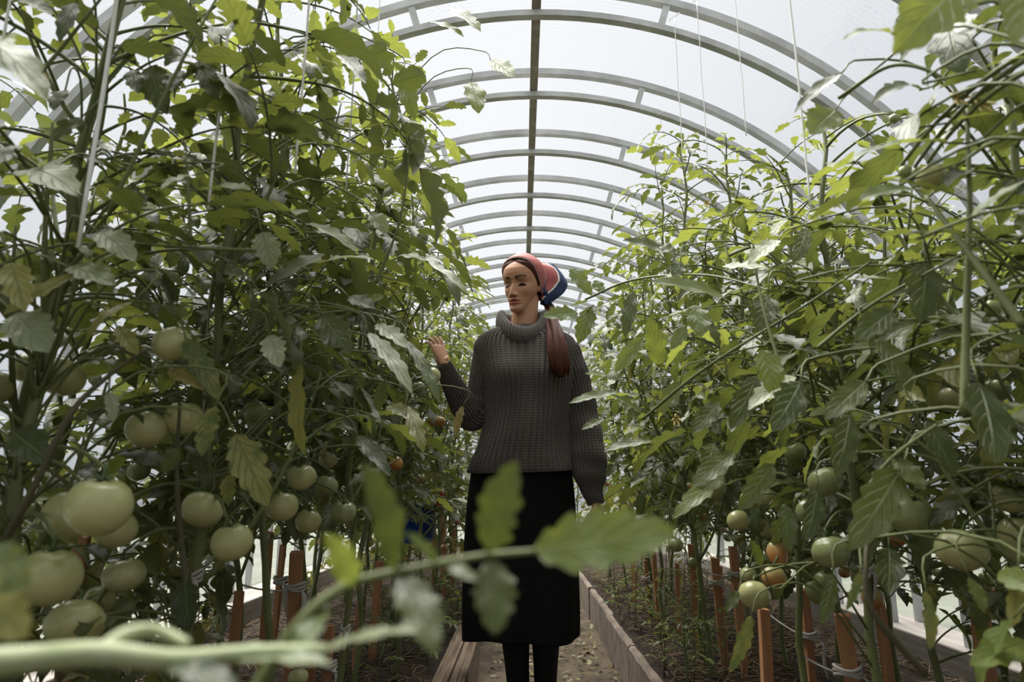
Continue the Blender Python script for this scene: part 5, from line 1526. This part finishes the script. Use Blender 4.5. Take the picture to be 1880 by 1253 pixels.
def make_misc(LIB, stalkm):
    rng = random.Random(9)
    twm = simple_mat('white_twine', (.85, .84, .82), .8, .2, .15, 60.0, .4, 400.0)
    wood = simple_mat('new_pine', (.44, .225, .11), .7, .25, .35, 5.0, .35, 45.0, stretch=(10, 10, .8), col2=(.31, .145, .07))
    rag = simple_mat('white_rag', (.50, .47, .44), .9, .15, .3, 25.0, .5, 200.0)
    # ---- twine hung from the arches
    TW = [(18, 0, 470, .80, .0016, 'thin white twine at the far left edge, beside the bare stems'), (213, 0, 455, .80, .0024, 'thick white twine hanging before the second arch among the left plants'), (424, 0, 385, 1.0, .0020, 'thick white twine between two tall stems on the left'),
          (567, 0, 320, 1.05, .0017, 'white twine hanging beside the cluster of tall left stems'), (652, 80, 350, 1.25, .0014, 'white twine running down along the tallest left stem'), (1236, 0, 300, 2.0, .0012, 'thin white twine in open sky, first of three above the right row'),
          (1279, 0, 320, 1.9, .0012, 'thin white twine in open sky, second of three above the right row'), (1350, 0, 250, 1.8, .0012, 'thin white twine in open sky, third of three above the right row'), (1450, 0, 400, 1.25, .0018, 'thicker white twine hanging over the bushy right plants'),
          (1204, 50, 230, 2.56, .0010, 'hair-thin twine tied to the inner chord of an arch on the right'), (1832, 90, 200, 1.58, .0012, 'thin twine tied round an arch spacer in the upper right corner'), (690, 150, 640, 1.7, .0012, 'pale twine deep in the left foliage'), (760, 200, 700, 2.2, .0012, 'pale twine behind the tall left stems'), (820, 320, 760, 3.0, .0012, 'pale twine beside the raised hand')]
    for (u, v0, v1, Y, r, lab) in TW:
        a, b = W(u, v0, Y), None
        x = a.x
        dxm = abs(x - GX)
        ztop = GZ + math.sqrt(max(.01, GR ** 2 - dxm ** 2))
        # find the height at which the line passes v1
        lo, hi = .2, ztop
        for _ in range(30):
            mid = (lo + hi) / 2
            if PX((x, Y, mid))[1] > v1: lo = mid
            else: hi = mid
        zb = lo
        mb = MB()
        n = 16
        pts = [Vector((x + .0012 * math.sin(i * .7) * (i / n), Y + .001 * math.sin(i * 1.1), ztop - (ztop - zb) * i / n)) for i in range(n + 1)]
        tube(mb, pts, [r * 1.15] * (n + 1), 6)
        # loop round the tube at the top
        lp = [Vector((x + .018 * math.cos(t), Y + .020 * math.sin(t), ztop + .004 + .016 * math.sin(t * 1.0 + 1))) for t in np.linspace(0, 2 * PI, 14)]
        tube(mb, lp, r, 5)
        tag(mb.build('support_twine', twm), lab, 'twine', 'support twine hung from the arches')
    # ---- stakes: base u, top v, depth, width in metres, bottom hidden in the soil
    ST = [(1476, 1082, 1.95, .024, True, 'slim new pine stake tied with white cord, standing beside the thick pine stake'), (1546, 1130, 1.70, .034, True, 'thick new pine stake with sawn top, wrapped in white rag'), (1312, 1025, 2.70, .030, True, 'pine stake with a white rag hanging at its middle, right bed'),
          (1345, 1005, 2.60, .028, True, 'pine stake with a white tie, just behind the stake with the hanging rag'), (1268, 1000, 2.95, .026, True, 'pine stake with a white cloth band, nearer the path, right bed'), (1243, 1035, 3.20, .020, False, 'short slim pine stake in the right bed before the thicket'),
          (1200, 1015, 3.50, .022, False, 'pine stake in the right bed, second from the concrete kerb'), (1184, 1020, 3.70, .020, True, 'pine stake nearest the concrete kerb with a pale rag'), (1160, 1010, 4.10, .026, False, 'far pine stake beside the woman\'s skirt on the right'),
          (1322, 1040, 3.4, .022, False, 'pine stake half hidden behind the others in the right bed'), (1795, 1075, 1.55, .030, False, 'leaning pine stake by the right wall sill'), (1612, 1090, 2.0, .024, False, 'pine stake behind the bent stem on the right'),
          (1402, 1120, 1.85, .026, False, 'pine stake under the low green tomatoes on the right'),
          (545, 1014, 2.05, .036, True, 'broad pine stake in the left bed, thickest of its row'), (497, 978, 2.35, .022, False, 'slim pine stake standing left of the broad stake'), (520, 1000, 2.25, .020, True, 'slim pine stake tied with cord beside the broad stake'),
          (697, 1030, 2.75, .028, False, 'pine stake behind the blurred leaf in the left bed'), (660, 1110, 2.65, .022, False, 'short pine stake in the middle of the left bed'), (606, 1150, 2.05, .024, True, 'pine stake with a torn rag in the left bed'),
          (577, 1150, 2.1, .020, False, 'low pine stake close before the broad stake'), (440, 1085, 1.9, .024, False, 'pine stake among dark stems at the lower left'), (813, 940, 4.4, .034, False, 'tall pine stake far down the left bed near the red tomatoes'),
          (832, 965, 4.9, .034, False, 'farthest pine stake beside the skirt on the left'), (796, 950, 4.7, .030, False, 'pine stake beside the red tomatoes in the left bed'), (152, 985, 1.5, .03, False, 'pine stake behind the big green tomatoes')]
    for (u, v, Y, w, tied, lab) in ST:
        t = W(u, v, Y)
        zt = max(.36, t.z)
        x = t.x
        lx, ly = rng.uniform(-.025, .025), rng.uniform(-.03, .03)
        mb = MB()
        h = w / 2; d = h * rng.uniform(.55, .9)
        yaw = rng.uniform(-.4, .4)
        vs, fs = [], []
        k = 7
        for i in range(k):
            q = i / (k - 1)
            z = .15 + (zt - .15) * q
            cx, cy = x - lx * (1 - q) , Y - ly * (1 - q)
            tap = min(1, .35 + q * 6)
            for (a, b) in ((-h, -d), (h, -d), (h, d), (-h, d)):
                a *= tap; b *= tap
                vs.append((cx + a * math.cos(yaw) - b * math.sin(yaw) + rng.uniform(-.0008, .0008), cy + a * math.sin(yaw) + b * math.cos(yaw), z + (rng.uniform(-.004, .004) if i == k - 1 else 0)))
        fs = [(i * 4 + j, i * 4 + (j + 1) % 4, (i + 1) * 4 + (j + 1) % 4, (i + 1) * 4 + j) for i in range(k - 1) for j in range(4)] + [(3, 2, 1, 0), tuple((k - 1) * 4 + j for j in range(4))]
        root = empty('wooden_stake', (x, Y, .17), lab, 'stake', 'pine stakes in the beds')
        mb.add(vs, fs)
        bevel(mb.build('post', wood, root, smooth=False), .0015)
        if tied:
            mb = MB()
            zz = zt - rng.uniform(.07, .13) if zt - .2 > .15 else zt - .05
            for q in range(3):
                lp = [Vector((x + (h + .006) * 1.25 * math.cos(a), Y + (d + .006) * 1.35 * math.sin(a), zz + q * .007 + .004 * math.sin(a * 2 + q))) for a in np.linspace(0, 2 * PI, 18)]
                tube(mb, lp, .0042, 6)
            # loose hanging end
            e = Vector((x + h + .008, Y - d - .004, zz))
            pts = catmull([e, e + Vector((.012, -.006, -.02)), e + Vector((.010, -.004, -.055)), e + Vector((.016, -.002, -.10))], 14)
            tube(mb, pts, list(np.interp(np.linspace(0, 1, 14), [0, .4, .8, 1], [.004, .010, .012, .005])), 8, flat=.4)
            # cord to the plant
            pl = nearest_plant((x, Y, zz))
            b = stem_point(pl, zz + .03)
            if (b - e).length < .45:
                tube(mb, bez(Vector((x, Y, zz)), (e + b) / 2 - Vector((0, 0, .02)), b, 8), .0026, 5)
            o = mb.build('tie', rag, root); o['label'] = 'white rag tie'
    # ---- knotted rags on the plants
    for (u, v, Y, lab) in ((1600, 1045, .88, 'knotted pale rag round the bent stem at the lower right'), (1490, 1055, 1.3, 'pale rag wrapped round a cut stem stub on the right'), (312, 1085, 1.0, 'twisted grey rag knotted to a stem at the lower left'), (612, 1150, 1.95, 'torn white rag hanging in the left bed')):
        c = W(u, v, Y); c = stem_point(nearest_plant(c), c.z); mb = MB()
        for q in range(3):
            lp = [c + Vector((.011 * math.cos(a), .010 * math.sin(a), .005 * q + .004 * math.sin(a * 2 + q))) for a in np.linspace(0, 2 * PI, 18)]
            tube(mb, lp, .0026, 7)
        for s in (-1, 1):
            k_ = 1.0 if s > 0 else .5
            pts = catmull([c, c + Vector((s * .006, -.011, -.003)), c + Vector((s * .008 - .003, -.012, -.020 * k_)), c + Vector((s * .005 - .005, -.010, -.048 * k_))], 12)
            tube(mb, pts, list(np.interp(np.linspace(0, 1, 12), [0, .5, 1], [.003, .006, .003])), 8, flat=.35)
        tag(mb.build('rag_tie', rag), lab, 'rag', 'rag ties on the stems')
    # ---- blue bucket deep in the left bed
    blue = simple_mat('blue_plastic', (.010, .055, .30), .4, .4, .2, 8.0)
    c = W(768, 945, 4.0); mb = MB()
    n = 28; rings = []
    for (r_, z) in ((.085, 0), (.115, .20), (.121, .20), (.121, .212), (.111, .212), (.110, .195), (.082, .01)):
        rings.append([Vector((c.x + r_ * math.cos(2 * PI * k / n), c.y + r_ * math.sin(2 * PI * k / n), .175 + z + max(0, c.z - .33))) for k in range(n)])
    loft(mb, rings)
    root = empty('bucket', (c.x, c.y, .175), 'blue plastic bucket glimpsed between stems deep in the left bed', 'bucket')
    mb.build('body', blue, root)
    mb = MB(); tube(mb, [Vector((c.x + .12 * math.cos(a), c.y + .03, .175 + .20 + .10 * math.sin(a) + max(0, c.z - .33))) for a in np.linspace(0, PI, 16)], .003, 6)
    mb.build('handle', twm, root)
    # ---- seedlings and weeds in the beds
    wr = random.Random(21)
    spots = []
    for k in range(34):
        if k % 2: x, y = wr.uniform(-.62, -.31), wr.uniform(2.2, 5.2)
        else: x, y = wr.uniform(.50, .86), wr.uniform(2.4, 5.0)
        spots.append((x, y))
    for (u, v, Y) in ((1235, 1250, 2.35), (1180, 1210, 2.7), (1290, 1210, 2.55), (860, 1010, 3.6), (820, 1100, 3.2), (770, 1180, 2.7), (730, 1130, 3.0), (690, 1240, 2.4), (640, 1235, 2.4), (1120, 1010, 3.9), (1140, 1100, 3.4)):
        p = W(u, v, Y); spots.append((p.x, Y))
    for k, (x, y) in enumerate(spots):
        if -.31 < x < .5: x = .53 if x > .1 else -.34
        h = wr.choice((wr.uniform(.10, .25), wr.uniform(.2, .5)))
        root = empty('seedling', (x, y, .165), 'small green self-sown seedling in the %s bed between stakes and path' % ('left' if x < 0 else 'right'), 'seedling', 'seedlings in the %s bed' % ('left' if x < 0 else 'right'))
        top = Vector((x + wr.uniform(-.04, .04), y + wr.uniform(-.04, .04), .16 + h))
        mb = MB(); tube(mb, bez((x, y, .155), (x + wr.uniform(-.02, .02), y, .16 + h * .5), top, 7), list(np.linspace(.0032, .0014, 7)), 6)
        mb.build('stem', stalkm, root)
        az = wr.uniform(0, 6.28)
        for q in range(wr.randrange(5, 9)):
            t = .25 + .75 * q / 8
            b = Vector((x, y, .155)).lerp(top, t)
            az += 2.4
            M = Matrix.Translation(b - root.location) @ Matrix.Rotation(az, 4, 'Z') @ Matrix.Rotation(wr.uniform(-.2, .4), 4, 'X') @ Matrix.Scale(wr.uniform(.45, .85), 4)
            copy_part(wr.choice(LIB['small']), 'leaf', root, M)
    # ---- straw on the beds, litter on the path
    straw = simple_mat('dry_straw', (.20, .14, .075), .8, .25, .45, 3.0, col2=(.055, .038, .025))
    def scatter(name, x0, x1, y0, y1, z, n, L, r, mat, kind):
        mb = MB(); rg = random.Random(len(name))
        for _ in range(n):
            x, y = rg.uniform(x0, x1), y0 + (y1 - y0) * rg.random() ** 1.3
            a = rg.uniform(0, 6.28); l = rg.uniform(.4, 1) * L
            d = Vector((math.cos(a), math.sin(a), rg.uniform(-.05, .22)))
            p = Vector((x, y, z + rg.uniform(.004, .016)))
            q = p + d * l
            if not (x0 < q.x < x1): continue
            tube(mb, bez(p, p.lerp(q, .5) + Vector((rg.uniform(-.2, .2) * l, rg.uniform(-.2, .2) * l, rg.uniform(0, .2) * l)), q, 5), r * rg.uniform(.6, 1.3), 3, cap=False)
        return tag(mb.build(name, mat), kind='stuff')
    s = scatter('straw_mulch', .49, 1.5, 1.4, 6.0, .172, 3200, .13, .0021, straw, 'stuff'); s['label'] = 'dry straw mulch scattered over the dark soil of the right bed'
    s = scatter('straw_litter', -1.35, -.31, 1.4, 5.5, .172, 2200, .12, .0019, straw, 'stuff'); s['label'] = 'dry straw and stalks scattered over the left bed'
    mb = MB(); rg = random.Random(2)
    lm = leaf_material('leaf_litter', (.16, .13, .07), (.22, .20, .10), (.22, .19, .12), (.15, .12, .05), yellow=.45)
    for k in range(750):
        x, y = rg.uniform(-.17, .43), rg.uniform(2.6, 7.5) if rg.random() < .8 else rg.uniform(2.2, 4.0)
        l = rg.uniform(.015, .05)
        M = Matrix.Translation((x, y, .010 + rg.uniform(0, .012))) @ Euler((rg.uniform(-.35, .35), rg.uniform(-.35, .35), rg.uniform(0, 6.28))).to_matrix().to_4x4()
        leaflet(mb, M, l, l * rg.uniform(.4, .8), rg, k, 5, 2, .2, rg.uniform(-.3, .4), rg.uniform(-.6, .8), .05)
    o = tag(mb.build('leaf_litter', lm), kind='stuff'); o['label'] = 'dry leaf litter on the earth path'
# ------------------------------------------------------------------ build
setup_view()
make_shell()
make_person()
make_garden()
